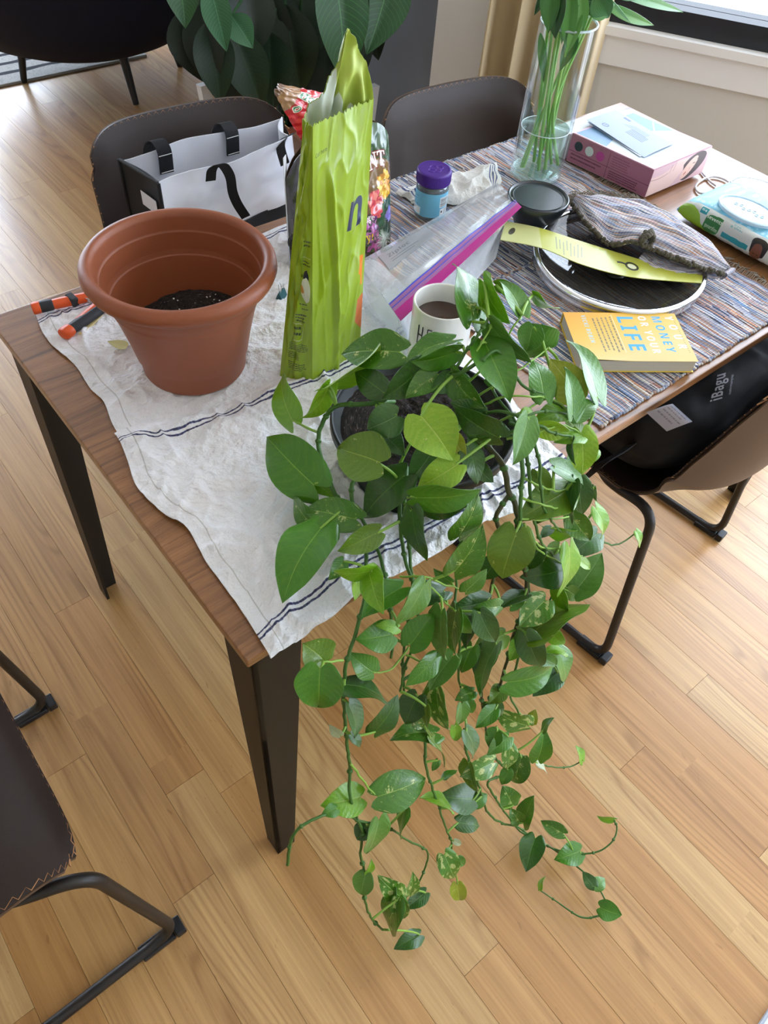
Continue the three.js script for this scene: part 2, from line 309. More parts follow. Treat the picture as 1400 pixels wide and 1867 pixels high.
// ---------------------------------------------------------------- chairs
const leatherIn = new THREE.MeshPhysicalMaterial({ color: '#291b14', roughness: 0.46, bumpMap: rep(grainTex, 6, 10), bumpScale: 0.0004, clearcoat: 0.06, clearcoatRoughness: 0.4, side: THREE.DoubleSide });
const leatherOut = std('#5d4a3c', 0.55, { bumpMap: rep(grainTex, 6, 10), bumpScale: 0.0003, side: THREE.DoubleSide });
const threadM = std('#c08a5c', 0.7);
const tubeM = std('#26221f', 0.42, { metalness: 0.1 });
const glideM = std('#14161b', 0.45);
function chair(label, pos, turn, group) {
  const t = thing('dining_chair', label, 'chair', pos, turn, group);
  const prof = new THREE.CatmullRomCurve3([V(0, 0.448, 0.178), V(0, 0.462, 0.13), V(0, 0.446, 0), V(0, 0.438, -0.10), V(0, 0.445, -0.175), V(0, 0.485, -0.232), V(0, 0.575, -0.262), V(0, 0.70, -0.278), V(0, 0.81, -0.290)], false, 'centripetal');
  const half = (s) => (s < 0.45 ? 0.236 : lerp(0.236, 0.212, smooth(0.45, 1, s)));
  const shell = (off) => (u, v) => {
    const x = u * 2 - 1, ax = Math.abs(x), s0 = 0.035 * Math.pow(ax, 6), s1 = 1 - 0.042 * Math.pow(ax, 7), s = lerp(s0, s1, v);
    const c = prof.getPoint(s), T = prof.getTangent(s), N = V(0, T.z, -T.y).normalize(); if (N.y < 0 && s < 0.5) N.negate(); if (s >= 0.5 && N.z < 0) N.negate();
    const bucket = 0.012 + 0.078 * smooth(0.34, 0.55, s) - 0.032 * smooth(0.72, 1, s);
    const edge = smooth(0, 0.06, v) * smooth(0, 0.06, 1 - v) * smooth(0, 0.10, u) * smooth(0, 0.10, 1 - u);
    return V(x * half(s) * (1 - 0.04 * Math.pow(ax, 3) * (v < 0.03 || v > 0.97 ? 1 : 0)), c.y, c.z).addScaledVector(N, bucket * Math.pow(ax, 2.6) + off + (off > 0 ? 0.008 * edge : -0.004 * edge));
  };
  part(t, 'seat_shell', sheet(shell(0.004), 28, 40, 0.003), leatherIn);
  part(t, 'outer_shell', sheet(shell(-0.002), 28, 40, 0.004), leatherOut, 'lighter taupe outer side of the shell');
  // zigzag stitching round the rim
  const f = shell(0.0065), loop = [], E = 0.017;
  const per = (a, b, n, fixed, alongV) => { for (let i = 0; i < n; i++) { const q = lerp(a, b, i / n); loop.push((d) => (alongV ? f(fixed < 0.5 ? d : 1 - d, q) : f(q, fixed < 0.5 ? d * 0.55 : 1 - d * 0.55))); } };
  per(0, 1, 120, 0, true); per(0, 1, 56, 1, false); per(1, 0, 120, 1, true); per(1, 0, 56, 0, false);
  const zig = [...loop, loop[0]].map((q, i) => q(i % 2 ? E : 0.002));
  part(t, 'stitching', polytube(zig, 0.0011, 4), threadM);
  const fr = [];
  for (const s of [-1, 1]) {
    const ends = (q) => q > 0 ? [V(s * 0.17, 0.414, 0.02), V(s * 0.205, 0.420, 0.07), V(s * 0.243, 0.434, 0.172), V(s * 0.258, 0.012, 0.217)] : [V(s * 0.17, 0.420, q * 0.005), V(s * 0.215, 0.428, q * 0.04), V(s * 0.256, 0.474, q * 0.165), V(s * 0.258, 0.012, q * 0.217)];
    const a = ends(1), b = ends(-1).reverse();
    part(t, 'frame', bent([...a, ...b], 0.0095, 0.052, 12), tubeM);
    for (const q of [-1, 1]) {
      part(t, 'glide', merge([rbox(0.026, 0.014, 0.06, 0.003, [s * 0.258, 0.0085, q * 0.182]), rbox(0.03, 0.02, 0.018, 0.003, [s * 0.258, 0.0125, q * 0.222])]), glideM);
    }
  }
  part(t, 'seat_plate', rbox(0.34, 0.008, 0.2, 0.003, [0, 0.420, 0]), tubeM);
  return t;
}
chair('brown leather chair at the left end of the table, front corner of its seat showing', [-0.420, 0, -0.263], Math.PI / 2);
chair('brown leather chair pushed under the near side, holding a dark tote bag', [1.04, 0, -0.142], Math.PI + 0.10);
chair('brown leather chair on the far side behind the white tote bag', [0.507, 0, -0.80], -0.085);
chair('brown leather chair on the far side beside the glass vase', [1.055, 0, -0.612], -0.085);

// ---------------------------------------------------------------- towels on the table
const towelTex = (stripes, seed) => canvasTex(768, 768, (g, w, h) => {
  g.fillStyle = '#f5f6f9'; g.fillRect(0, 0, w, h);
  const im = g.getImageData(0, 0, w, h), d = im.data;
  for (let y = 0; y < h; y++) for (let x = 0; x < w; x++) { const o = (y * w + x) * 4, a = 7 * fbm(x / 160 + seed, y / 160, 3) + 6 * n2(x * 0.55, y * 0.16) + 5 * n2(x * 0.16, y * 0.6); d[o] += a; d[o + 1] += a - 2 * smooth(0.1, 0.6, n2(x / 230 + 3, y / 230)); d[o + 2] += a - 3 * smooth(0.0, 0.7, n2(x / 230 + 3, y / 230)); }
  g.putImageData(im, 0, 0);
  for (const y0 of stripes) for (const dy of [0, 0.019]) for (let x = 0; x < w; x += 2) {
    const y = (y0 + dy) * h + 1.5 * n2(x / 30, dy * 90), th = 5.5 + 1.6 * n2(x / 8, y0 * 40);
    g.fillStyle = `rgba(${38 + 16 * rnd()},${42 + 16 * rnd()},${78 + 20 * rnd()},${0.75 + 0.25 * rnd()})`; g.fillRect(x, y - th / 2, 2, th);
  }
  g.strokeStyle = 'rgba(150,145,135,0.55)'; g.lineWidth = 1.5; for (const x of [0.035, 0.965]) { g.beginPath(); g.moveTo(x * w, 0); g.lineTo(x * w, h); g.stroke(); }
});
const crinkle = dataTex(512, 512, (u, v) => { const a = 128 + 55 * fbm(u * 26, v * 22, 4) * 1.6 + 40 * (ridge(u * 17 + 0.4 * n2(u * 9, v * 9), v * 13) - 0.6) + 16 * n2(u * 200, v * 200); return [a, a, a]; }, false);
const towelMat = (tex, bs = 0.006) => new THREE.MeshPhysicalMaterial({ map: tex, roughness: 0.95, sheen: 0.3, sheenRoughness: 0.6, sheenColor: new THREE.Color('#ffffff'), bumpMap: crinkle, bumpScale: bs, side: THREE.DoubleSide });
const wrinkle = (x, z, amp) => amp * (0.5 * Math.pow(ridge(x * 7 + 0.6 * n2(x * 5, z * 5), z * 4 + 3), 5) + 0.4 * Math.pow(ridge(x * 11 + 5 + 0.5 * n2(x * 9, z * 9), z * 10), 4) + 0.22 * (n2(x * 22, z * 19) + 1) * 0.5 + 0.10 * (n2(x * 55, z * 48) + 1) * 0.5);
{
  const t = thing('back_towel', 'white cotton towel with navy stripes under the terracotta pot and secateurs', 'towel', [0.3, TH, -0.52]);
  const left = [[0.0596, -0.686], [0.05, -0.63], [0.0514, -0.589], [0.058, -0.548], [0.0536, -0.487], [0.0565, -0.451], [0.046, -0.40], [0.044, -0.33]].map((p) => V(p[0], 0, p[1]));
  const lc = new THREE.CatmullRomCurve3(left);
  wpart(t, 'cloth', sheet((u, v) => {
    const L = lc.getPoint(v), R = V(0.585 + 0.006 * n2(v * 4, 1), 0, lerp(-0.695, -0.33, v));
    const x = lerp(L.x, R.x, u), z = lerp(L.z, R.z, u) + 0.004 * n2(u * 5, v * 3), e = Math.min(u * 22, (1 - u) * 22, 1);
    return V(x, TH + 0.0026 + wrinkle(x + 3, z, 0.0115) * (0.35 + 0.65 * e) * smooth(0, 0.06, v) * (1 - 0.75 * smooth(0.82, 0.93, v)), z);
  }, 150, 110, 0.0016), towelMat(towelTex([0.94], 2)));
}
{
  const t = thing('front_towel', 'white cotton towel with navy stripes under the trailing plant at the table corner', 'towel', [0.26, TH, -0.17]);
  const left = [[0.040, -0.386], [0.0385, -0.365], [0.031, -0.33], [0.0204, -0.286], [0.0265, -0.227], [0.0373, -0.193], [0.031, -0.14], [0.0297, -0.105], [0.0273, -0.043], [0.024, -0.015], [0.0224, 0.015]].map((p) => V(p[0], 0, p[1]));
  const lc = new THREE.CatmullRomCurve3(left);
  const backz = (u) => lerp(-0.386, -0.352, smooth(0, 0.35, u)) + 0.004 * Math.sin(u * 13), frontz = (u) => lerp(0.014, 0.012, Math.min(1, u * 3)) + 0.024 * smooth(0.35, 1, u) + 0.003 * Math.sin(u * 17);
  wpart(t, 'cloth', sheet((u, v) => {
    const L = lc.getPoint(v), rx = lerp(0.545, 0.507, smooth(0.3, 1, v));
    const x = lerp(L.x, rx, u), zz = lerp(backz(u), frontz(u), v), z = lerp(L.z, zz, smooth(0, 0.12, u)), e = Math.min(u * 22, (1 - u) * 22, 1);
    let y = TH + 0.0048 + wrinkle(x, z, 0.0145) * (0.35 + 0.65 * e) * smooth(0, 0.06, v) + 0.002 * (1 - smooth(0.0, 0.12, v));
    const over = z - 0.0015; let zo = z;                       // past the table's edge the cloth bends down
    if (over > 0) { const a = Math.min(over / 0.012, 1.25); zo = 0.0015 + 0.012 * Math.sin(a) + Math.max(0, over - 0.015) * 0.3; y = y - 0.012 * (1 - Math.cos(a)) - Math.max(0, over - 0.015) * 0.95; }
    return V(x, y, zo);
  }, 160, 130, 0.0016), towelMat(towelTex([0.085, 0.91], 9)));
}
// ---------------------------------------------------------------- woven placemats
const YARN = ['#8b92aa', '#aab0c2', '#ccd0da', '#5c6480', '#434756', '#c28264', '#9a9084', '#dcd6cc', '#6e90ba', '#967f72', '#373a45', '#b49c8a', '#eae7e2', '#807b8c', '#98a0ba', '#cc9676'];
const matTex = canvasTex(1024, 512, (g, w, h) => {
  for (let x = 0; x < w; x += 3) {
    const c = YARN[Math.floor(rnd() * YARN.length)];
    let y = 0; g.fillStyle = c;
    while (y < h) { const l = 8 + rnd() * 62; g.globalAlpha = 0.75 + 0.25 * rnd(); if (rnd() < 0.3) g.fillStyle = YARN[Math.floor(rnd() * YARN.length)]; else g.fillStyle = c; g.fillRect(x, y, 3, l); y += l; }
  }
  g.globalAlpha = 0.16; for (let y = 0; y < h; y += 4) { g.fillStyle = y % 8 ? '#1b1b20' : '#d8d4cc'; g.fillRect(0, y, w, 1.4); }
});
matTex.wrapS = matTex.wrapT = THREE.RepeatWrapping;
const matBump = dataTex(1024, 256, (u, v) => { const a = 128 + 70 * Math.sin(u * 1024 / 6 * Math.PI * 2 / 1.0 * 0.5) * (0.7 + 0.3 * n2(u * 200, v * 10)) + 45 * Math.sin(v * 256 / 3 + (Math.floor(u * 340) % 2) * 3.1); return [a, a, a]; }, false);
const matM = new THREE.MeshStandardMaterial({ map: matTex, bumpMap: matBump, bumpScale: 0.0012, roughness: 1, side: THREE.DoubleSide });
const fringeM = std('#8d8375', 0.95), knotMs = ['#7f8aa0', '#a9adb6', '#565c70', '#a08472', '#c0b8ac'].map((c) => std(c, 0.9));
function placemat(label, x0, x1, z0, z1, y, fringeSides) {
  const t = thing('placemat', label, 'placemat', [(x0 + x1) / 2, TH, (z0 + z1) / 2], 0);
  wpart(t, 'weave', sheet((u, v) => {
    const x = lerp(x0, x1, u) + 0.002 * n2(v * 6, x0 * 9) * (u < 0.1 || u > 0.9 ? 1 : 0.2), z = lerp(z0, z1, v) + 0.0016 * n2(u * 9, z0 * 7);
    return V(x, y + 0.0035 + 0.0012 * n2(x * 9, z * 9) + 0.0005 * Math.sin(u * 380), z);
  }, 120, 60, 0.003), matM);
  const knots = [[], [], [], [], []];
  for (const z of [z0, z1]) for (let x = x0 + 0.003; x < x1; x += 0.0062) knots[Math.floor(rnd() * 5)].push(new THREE.SphereGeometry(rr(0.0024, 0.0034), 7, 5).scale(1.2, 0.8, 1).translate(x, y + 0.0028, z + 0.0016 * n2((x - x0) / (x1 - x0) * 9, z0 * 7) + rr(-0.001, 0.001)));
  knots.forEach((k, i) => { if (k.length) { const o = wpart(t, 'edge_knots', merge(k), knotMs[i]); o.userData.kind = 'stuff'; } });
  const fr = [];
  for (const s of fringeSides) for (let z = z0 + 0.002; z < z1; z += 0.0036) {
    const x = s > 0 ? x1 : x0, l = rr(0.018, 0.032) * s;
    fr.push(polytube([V(x - s * 0.002, y + 0.003, z), V(x + l * 0.35, y + 0.003 + rr(0, 0.006), z + rr(-0.003, 0.003)), V(x + l * 0.7, y + rr(0.001, 0.004), z + rr(-0.006, 0.006)), V(x + l, y + 0.001, z + rr(-0.009, 0.009))], 0.0008, 4));
  }
  const f = wpart(t, 'fringe', merge(fr), fringeM); f.userData.kind = 'stuff';
  return t;
}
placemat('striped woven placemat under the glass vase and vitamin jar', 0.598, 1.150, -0.716, -0.362, TH, [1]);
placemat('striped woven placemat under the yellow book and glass lid', 0.598, 1.118, -0.358, -0.014, TH, [1]);

// ---------------------------------------------------------------- terracotta pot
const soilM = std('#ffffff', 0.98, { map: dataTex(256, 256, (u, v) => { const a = 26 + 22 * n2(u * 60, v * 60) + 14 * n2(u * 18, v * 18), w = smooth(0.78, 0.86, n2(u * 44 + 9, v * 44)) * 120; return [a * 1.15 + w, a * 0.9 + w, a * 0.75 + w]; }) });
function soilMound(cx, cz, y, r, h, lump, steep = 0) {          // a rough disc of potting soil
  return sheet((u, v) => {
    const a = u * Math.PI * 2, q = v * r, x = cx + q * Math.cos(a), z = cz + q * Math.sin(a);
    return V(x, y + h * (1 - v * v) + (lump * fbm(x * 55, z * 55, 3) + lump * 0.5 * n2(x * 260, z * 260)) * (1 - 0.6 * v) + steep * (x - cx), z);
  }, 72, 26);
}
{
  const cx = 0.199, cz = -0.451, y0 = TH + 0.006, t = thing('terracotta_pot', 'empty terracotta plastic flowerpot with a wide rolled rim and a little soil', 'pot', [cx, y0, cz]);
  const clay = new THREE.MeshPhysicalMaterial({ color: '#955232', roughness: 0.45, clearcoat: 0.12, clearcoatRoughness: 0.4, bumpMap: rep(grainTex, 12, 6), bumpScale: 0.0002, side: THREE.DoubleSide });
  part(t, 'body', lathe([[0, 0.006], [0.058, 0.006], [0.066, 0.004], [0.068, 0.0], [0.0715, 0.001], [0.073, 0.004], [0.0755, 0.030], [0.0785, 0.033], [0.084, 0.062], [0.0925, 0.098], [0.101, 0.128], [0.1035, 0.130], [0.1055, 0.139], [0.108, 0.147],
    [0.1165, 0.149], [0.1225, 0.154], [0.1255, 0.161], [0.1245, 0.168], [0.120, 0.1735], [0.114, 0.1745], [0.1095, 0.172], [0.107, 0.166], [0.1055, 0.150], [0.1035, 0.1475], [0.1025, 0.147], [0.099, 0.118], [0.0965, 0.116], [0.0955, 0.115], [0.085, 0.070], [0.072, 0.032], [0.066, 0.012], [0, 0.012]], 96), clay);
  const soil = part(t, 'soil', soilMound(0, 0, 0.064, 0.0815, 0.016, 0.008, 0.10), soilM);
  const bits = []; for (let i = 0; i < 46; i++) { const a = rr(0, 6.28), q = 0.072 * Math.sqrt(rnd()), x = q * Math.cos(a), z = q * Math.sin(a); bits.push(new THREE.IcosahedronGeometry(rr(0.0008, 0.0016), 0).translate(x, 0.0805 + 0.1 * x - 0.016 * (q / 0.08) ** 2, z)); }
  const pb = part(soil, 'perlite', merge(bits), std('#e8e6df', 0.9)); pb.userData.kind = 'stuff';
}
// ---------------------------------------------------------------- secateurs, stick, fallen leaf, binder clip
{
  const orange = std('#e2571b', 0.45), dark = std('#23262b', 0.6), y = TH + 0.016;
  const P = (px, py, h = y) => atY(px, py, h);
  const t = thing('secateurs', 'orange and black garden secateurs lying open beside the terracotta pot', 'secateurs', [P(175, 556).x, TH, P(175, 556).z]);
  const cap = (a, b, r, fl = 0.75) => { const g = polytube([0, 0.03, 0.12, 0.3, 0.6, 0.85, 0.96, 1].map((k) => a.clone().lerp(b, k)), (k) => r * Math.pow(Math.max(0.05, Math.sin(Math.PI * clamp(k * 0.94 + 0.03))), 0.28), 14); const c = g.attributes.position; for (let i = 0; i < c.count; i++) c.setY(i, y + (c.getY(i) - y) * fl); g.computeVertexNormals(); return g; };
  const h1a = P(58, 563), h1b = P(176, 538), h2a = P(114, 611), h2b = P(196, 549), mix = (a, b, k) => a.clone().lerp(b, k);
  const up = part;
  const w1 = wpart(t, 'handle', cap(mix(h1a, h1b, 0.24), h1b, 0.0098), orange);
  wpart(w1, 'grip', cap(mix(h1a, h1b, 0.06), mix(h1a, h1b, 0.34), 0.0108), dark, 'black rubber grip');
  wpart(w1, 'end_cap', cap(h1a, mix(h1a, h1b, 0.15), 0.0112), orange);
  wpart(w1, 'latch', rbox(0.012, 0.014, 0.022, 0.003).rotateY(0.1).translate(mix(h1a, h1b, 0.62).x, y + 0.001, mix(h1a, h1b, 0.62).z), dark);
  const w2 = wpart(t, 'handle', cap(mix(h2a, h2b, 0.3), h2b.clone().add(V(0, 0, -0.004)), 0.0095), orange);
  wpart(w2, 'grip', cap(mix(h2a, h2b, 0.08), mix(h2a, h2b, 0.97).add(V(0.003, 0, 0.004)), 0.0098), dark, 'black rubber grip');
  wpart(w2, 'end_cap', cap(h2a, mix(h2a, h2b, 0.19), 0.0112), orange);
  const sp = [], s0 = P(153, 546), s1 = P(172, 552); for (let i = 0; i <= 70; i++) { const k = i / 70, a = k * Math.PI * 2 * 7; sp.push(s0.clone().lerp(s1, k).add(V(0.0035 * Math.cos(a) * 0.6, 0.0042 * Math.sin(a), 0.0045 * Math.cos(a)))); }
  wpart(t, 'spring', polytube(sp, 0.0007, 5), M.steel);
  const bl = [P(180, 540), P(205, 535), P(222, 545), P(200, 552)];
  wpart(t, 'blade', hull8(bl.map((p) => p.clone().setY(y - 0.002)).reverse(), bl.map((p) => p.clone().setY(y + 0.002)).reverse()), M.steel);
  const s = thing('wooden_stick', 'flat cream wooden stick lying along the secateurs handle', 'stick', [P(166, 588).x, TH, P(166, 588).z]);
  const a = P(145, 607, TH + 0.012), b = P(193, 563, TH + 0.012), d = b.clone().sub(a).normalize(), n = V(-d.z, 0, d.x).multiplyScalar(0.0026);
  const ring = (h) => [a.clone().sub(n), b.clone().sub(n), b.clone().add(n), a.clone().add(n)].map((p) => p.setY(h)).reverse();
  wpart(s, 'stick', hull8(ring(TH + 0.006), ring(TH + 0.0105)), std('#d9c88e', 0.7));
}
{
  const P = atY(513, 536, TH + 0.012), t = thing('binder_clip', 'small teal binder clip on the towel beside the green bag', 'clip', [P.x, TH + 0.006, P.z], 0.5);
  const teal = std('#14545a', 0.4);
  part(t, 'body', new THREE.ExtrudeGeometry(new THREE.Shape([new THREE.Vector2(-0.0055, 0), new THREE.Vector2(0.0055, 0), new THREE.Vector2(0.0008, 0.0115), new THREE.Vector2(-0.0008, 0.0115)]), { depth: 0.018, bevelEnabled: true, bevelSize: 0.0004, bevelThickness: 0.0004, bevelSegments: 1 }).translate(0, 0.0006, -0.009).rotateY(Math.PI / 2), teal);
  for (const s of [-1, 1]) part(t, 'wire_handle', polytube([V(-0.005, 0.011, s * 0.001), V(-0.0035, 0.022, s * 0.003), V(0, 0.0265, s * 0.004), V(0.0035, 0.022, s * 0.003), V(0.005, 0.011, s * 0.001)], 0.0006, 5), M.steel);
}
// ---------------------------------------------------------------- white tote bag on the far-left chair
const quadSheet = (a, b, c, d, nu, nv, bump, th) => sheet((u, v) => { const p = a.clone().lerp(b, u), q = d.clone().lerp(c, u), r = p.lerp(q, v); return r.add(bump(u, v)); }, nu, nv, th);
function strap(pts, w, th, dir) {                               // a flat ribbon along pts, w wide along dir
  const c = new THREE.CatmullRomCurve3(pts, false, 'centripetal'), W = typeof dir === 'function' ? dir : () => dir;
  return sheet((u, v) => c.getPoint(u).addScaledVector(W(u), (v - 0.5) * w), 40, 2, th);
}
{
  const fz = -0.765, bz = -0.90, fl = atZ(290, 335, fz), fr = atZ(538, 250, fz - 0.03), bl = atZ(218, 291, bz), br = atZ(515, 213, bz), y0 = 0.50;
  const t = thing('tote_bag', 'open white tote bag with black straps standing on the far left chair', 'bag', [0.47, y0, -0.83]);
  const whiteM = phys('#eaecf4', 0.6, { transmission: 0.12, thickness: 0, bumpMap: rep(weaveTex, 10, 10), bumpScale: 0.0001 }), blackM = std('#14151a', 0.75, { side: THREE.DoubleSide, bumpMap: rep(weaveTex, 10, 10), bumpScale: 0.0004 });
  const dn = (p, y, dx = 0) => V(p.x + dx, y, p.z), soft = (s) => (u, v) => V(0, 0.004 * Math.sin(u * 7 + s) * (1 - v), 0.004 * n2(u * 2.0 + s, v * 1.5) + 0.001 * n2(u * 6 + s, v * 4));
  wpart(t, 'front_panel', quadSheet(fl, fr, dn(fr, 0.728), dn(fl, 0.728), 40, 20, soft(1), 0.0015), whiteM);
  wpart(t, 'front_base', quadSheet(dn(fl, 0.730), dn(fr, 0.730), dn(fr, y0), dn(fl, y0), 30, 10, soft(1), 0.002), blackM, 'black lower part');
  wpart(t, 'back_panel', quadSheet(bl, br, dn(br, y0), dn(bl, y0), 40, 24, soft(5), 0.0015), whiteM);
  wpart(t, 'side_panel', quadSheet(bl, fl, dn(fl, y0), dn(bl, y0), 16, 20, (u, v) => V(0.006 * Math.sin(u * Math.PI), 0, 0), 0.002), blackM, 'black side panel');
  wpart(t, 'side_panel', quadSheet(fr, br, dn(br, y0), dn(fr, y0), 16, 20, (u, v) => V(-0.02 * Math.sin(u * Math.PI) * (1 - v), 0, 0), 0.002), whiteM);
  wpart(t, 'bag_bottom', quadSheet(dn(fl, y0), dn(fr, y0), dn(br, y0), dn(bl, y0), 4, 4, () => V(0, 0, 0), 0.003), blackM);
  const pip = []; for (const p of [fl, bl]) pip.push(polytube([p.clone().add(V(-0.001, 0.001, 0)), dn(p, y0, -0.001)], 0.0032, 8));
  pip.push(polytube([bl, fl], 0.003, 8)); wpart(t, 'piping', merge(pip), blackM);
  const la = atX(246, 343, bl.x * 0.45 + fl.x * 0.55 - 0.008), lb = la.clone(); 
  const q = (u, v) => bl.clone().lerp(fl, u).setY(lerp(bl.y, fl.y, u) - v).add(V(-0.0005 + 0.006 * Math.sin(u * Math.PI) - 0.004, 0, 0));
  wpart(t, 'label_patch', quadsGeo([[q(0.42, 0.062), q(0.86, 0.062), q(0.86, 0.036), q(0.42, 0.036)]]), std('#d9dbe4', 0.6, { side: THREE.DoubleSide }), 'white label patch');
  // straps sewn on the back panel and the front panel, their loops
  const sb = (px, py, z) => atZ(px, py, z), wv = V(0.026, 0, 0.002).setLength(1);
  const B1 = bl.clone().lerp(br, 0.235), B2 = bl.clone().lerp(br, 0.645), F1 = fl.clone().lerp(fr, 0.44), F2 = fl.clone().lerp(fr, 0.98);
  for (const b of [B1, B2]) wpart(t, 'strap', strap([b.clone().add(V(0, -0.040, 0.010)), b.clone().add(V(0, 0.004, 0.010)), b.clone().add(V(-0.004, 0.016, 0.0)), b.clone().add(V(-0.010, 0.010, -0.012)), b.clone().add(V(-0.02, -0.05, -0.022)), b.clone().add(V(-0.03, -0.16, -0.026))], 0.026, 0.0018, wv), blackM);
  const st = []; for (const b of [B1, B2]) for (const dy of [-0.006, -0.036]) st.push(rbox(0.025, 0.0012, 0.0012, 0.0004, [b.x, b.y + dy, b.z + 0.0128]));
  wpart(t, 'strap_stitching', merge(st), std('#d8d8d8', 0.8));
  const g = (px, py, z) => atZ(px, py, z);
  wpart(t, 'strap', strap([g(384, 330, fz + 0.004), g(388, 308, fz + 0.012), g(404, 300, fz + 0.02), g(418, 318, fz + 0.025), g(424, 350, fz + 0.022), g(432, 370, fz + 0.02), g(448, 395, fz + 0.016)], 0.017, 0.0018, (u) => V(1, 0.1 + 0.4 * u, 0.5).normalize()), blackM);
  wpart(t, 'strap', strap([g(540, 205, bz + 0.05), g(552, 222, bz + 0.04), g(548, 245, fz - 0.05), g(522, 250, fz - 0.04), g(512, 268, fz - 0.02), g(520, 300, fz)], 0.018, 0.0018, (u) => V(0.6, 0.5, 0.6).normalize()), blackM);
}
// ---------------------------------------------------------------- the green soil bag
const noisyTri = (u, v, s) => 0.0030 * ridge(u * 1.4 + s, v * 0.9) + 0.0018 * Math.pow(ridge(u * 2.6 + v * 0.9 + s, v * 1.4 - u * 0.8 + 4), 6) + 0.0004 * n2(u * 5 + s, v * 2);
{
  const z = -0.321, p = (px, py, zz) => atZ(px, py, zz);
  // corners: front face between the crease (left) and the right edge, gusset side to the left of the crease
  const A = V(0.313, TH + 0.006, -0.318), Btm = V(0.408, TH + 0.006, -0.330), L = V(0.284, TH + 0.006, -0.358);
  const At = atZ(570, 230, -0.326), Bt = atZ(681, 181, -0.345), Lt = atZ(554, 214, -0.352), Rb = V(0.405, TH + 0.006, -0.385), Rt = atZ(679, 183, -0.372), Lb2 = V(0.308, TH + 0.006, -0.376), Bk = atZ(560, 205, -0.378);
  const t = thing('green_bag', 'tall torn-open lime green plastic bag standing behind the pots', 'bag', [0.35, TH + 0.006, -0.355]);
  const green = (draw) => new THREE.MeshPhysicalMaterial({ map: canvasTex(512, 1536, (g, w, h) => { g.fillStyle = '#97b411'; g.fillRect(0, 0, w, h); draw && draw(g, w, h); }), roughness: 0.38, clearcoat: 0.5, clearcoatRoughness: 0.25, transmission: 0.12, thickness: 0, side: THREE.DoubleSide });
  const lines = (g, x, y, n, w, dy, c = '#2b3a16') => { g.fillStyle = c; for (let i = 0; i < n; i++) { let q = x; while (q < x + w * (0.7 + 0.3 * rnd())) { const l = 5 + rnd() * 18; g.fillRect(q, y + i * dy, l, dy * 0.42); q += l + 5; } } };
  const frontM = green((g, w, h) => {
    g.fillStyle = '#233015'; g.font = 'italic 26px sans-serif'; g.save(); g.translate(22, 158); g.rotate(-0.12); g.fillText('Cut here', 0, 0); g.restore();
    g.fillStyle = '#1c2a55'; g.font = 'bold italic 280px sans-serif'; g.fillText('n', 265, 610);
    g.fillStyle = '#ef8a1c'; g.fillRect(452, 820, 34, 120); g.fillRect(468, 820, 20, 190);
    g.fillStyle = '#e5793a'; g.beginPath(); g.moveTo(500, 1080); g.lineTo(512, 1080); g.lineTo(512, 1330); g.lineTo(440, 1260); g.lineTo(446, 1100); g.fill();
    g.fillStyle = '#233015'; g.font = 'bold 26px sans-serif'; g.fillText('2 1/8 f', 380, 1420);
  });
  const sideM = green((g, w, h) => {
    g.fillStyle = 'rgba(40,60,10,0.18)'; 
    lines(g, 330, 590, 2, 170, 24); lines(g, 330, 690, 1, 170, 14, '#c9dc8e'); lines(g, 330, 715, 2, 160, 18);
    g.fillStyle = '#1c2a3a'; g.beginPath(); g.ellipse(400, 800, 52, 34, 0.3, 0, 7); g.fill(); g.fillStyle = '#dfe3c4'; g.beginPath(); g.ellipse(400, 890, 78, 82, 0, 0, 7); g.fill(); g.fillStyle = '#d99a35'; g.beginPath(); g.ellipse(340, 880, 22, 30, 0, 0, 7); g.fill();
    lines(g, 310, 980, 1, 100, 16); lines(g, 330, 1010, 1, 120, 16); lines(g, 250, 1050, 3, 180, 22); g.strokeStyle = '#dfe8b4'; g.lineWidth = 5; g.strokeRect(200, 1120, 150, 110); lines(g, 220, 1140, 2, 90, 40);
    lines(g, 140, 1260, 5, 330, 12); lines(g, 130, 1330, 4, 220, 12); lines(g, 130, 1400, 4, 330, 14);
  });
  const taper = (u, v) => 0.004 * Math.sin(v * Math.PI);
  wpart(t, 'front_panel', flipV(sheet((u, v) => {                      // v = 0 top
    const a = At.clone().lerp(A, v), b = Bt.clone().lerp(Btm, v); const q = a.lerp(b, u), e = Math.min(1, u * 9, (1 - u) * 9);
    q.z += 0.010 * Math.sin(u * Math.PI) * Math.sin(v * Math.PI) + (noisyTri(u, v * 2, 1) - 0.004) * e + 0.004 * e * Math.max(0, 1 - Math.abs((u - 0.22 - 0.28 * v) / 0.07)) * smooth(0.1, 0.3, v) * 1.8; if (v < 0.02) q.y += 0.003 * n2(u * 30, 1);
    return q;
  }, 60, 120, 0.0006)), frontM);
  wpart(t, 'side_gusset', flipV(sheet((u, v) => {
    const a = Lt.clone().lerp(L, v), b = At.clone().lerp(A, v), q = a.lerp(b, u), e = Math.sin(u * Math.PI); q.x -= e * (0.003 + 0.004 * n2(u * 3, v * 6)); q.z += e * 0.003 * n2(u * 6 + 4, v * 9); if (v < 0.02) q.y += 0.003 * n2(u * 20, 4); return q;
  }, 24, 100, 0.0006)), sideM);
  const plain = green();
  wpart(t, 'right_gusset', sheet((u, v) => { const a = Bt.clone().lerp(Btm, v), b = Rt.clone().lerp(Rb, v), q = a.lerp(b, u); q.x -= 0.006 * Math.sin(u * Math.PI) * (1 - v); return q; }, 8, 40, 0.0006), plain);
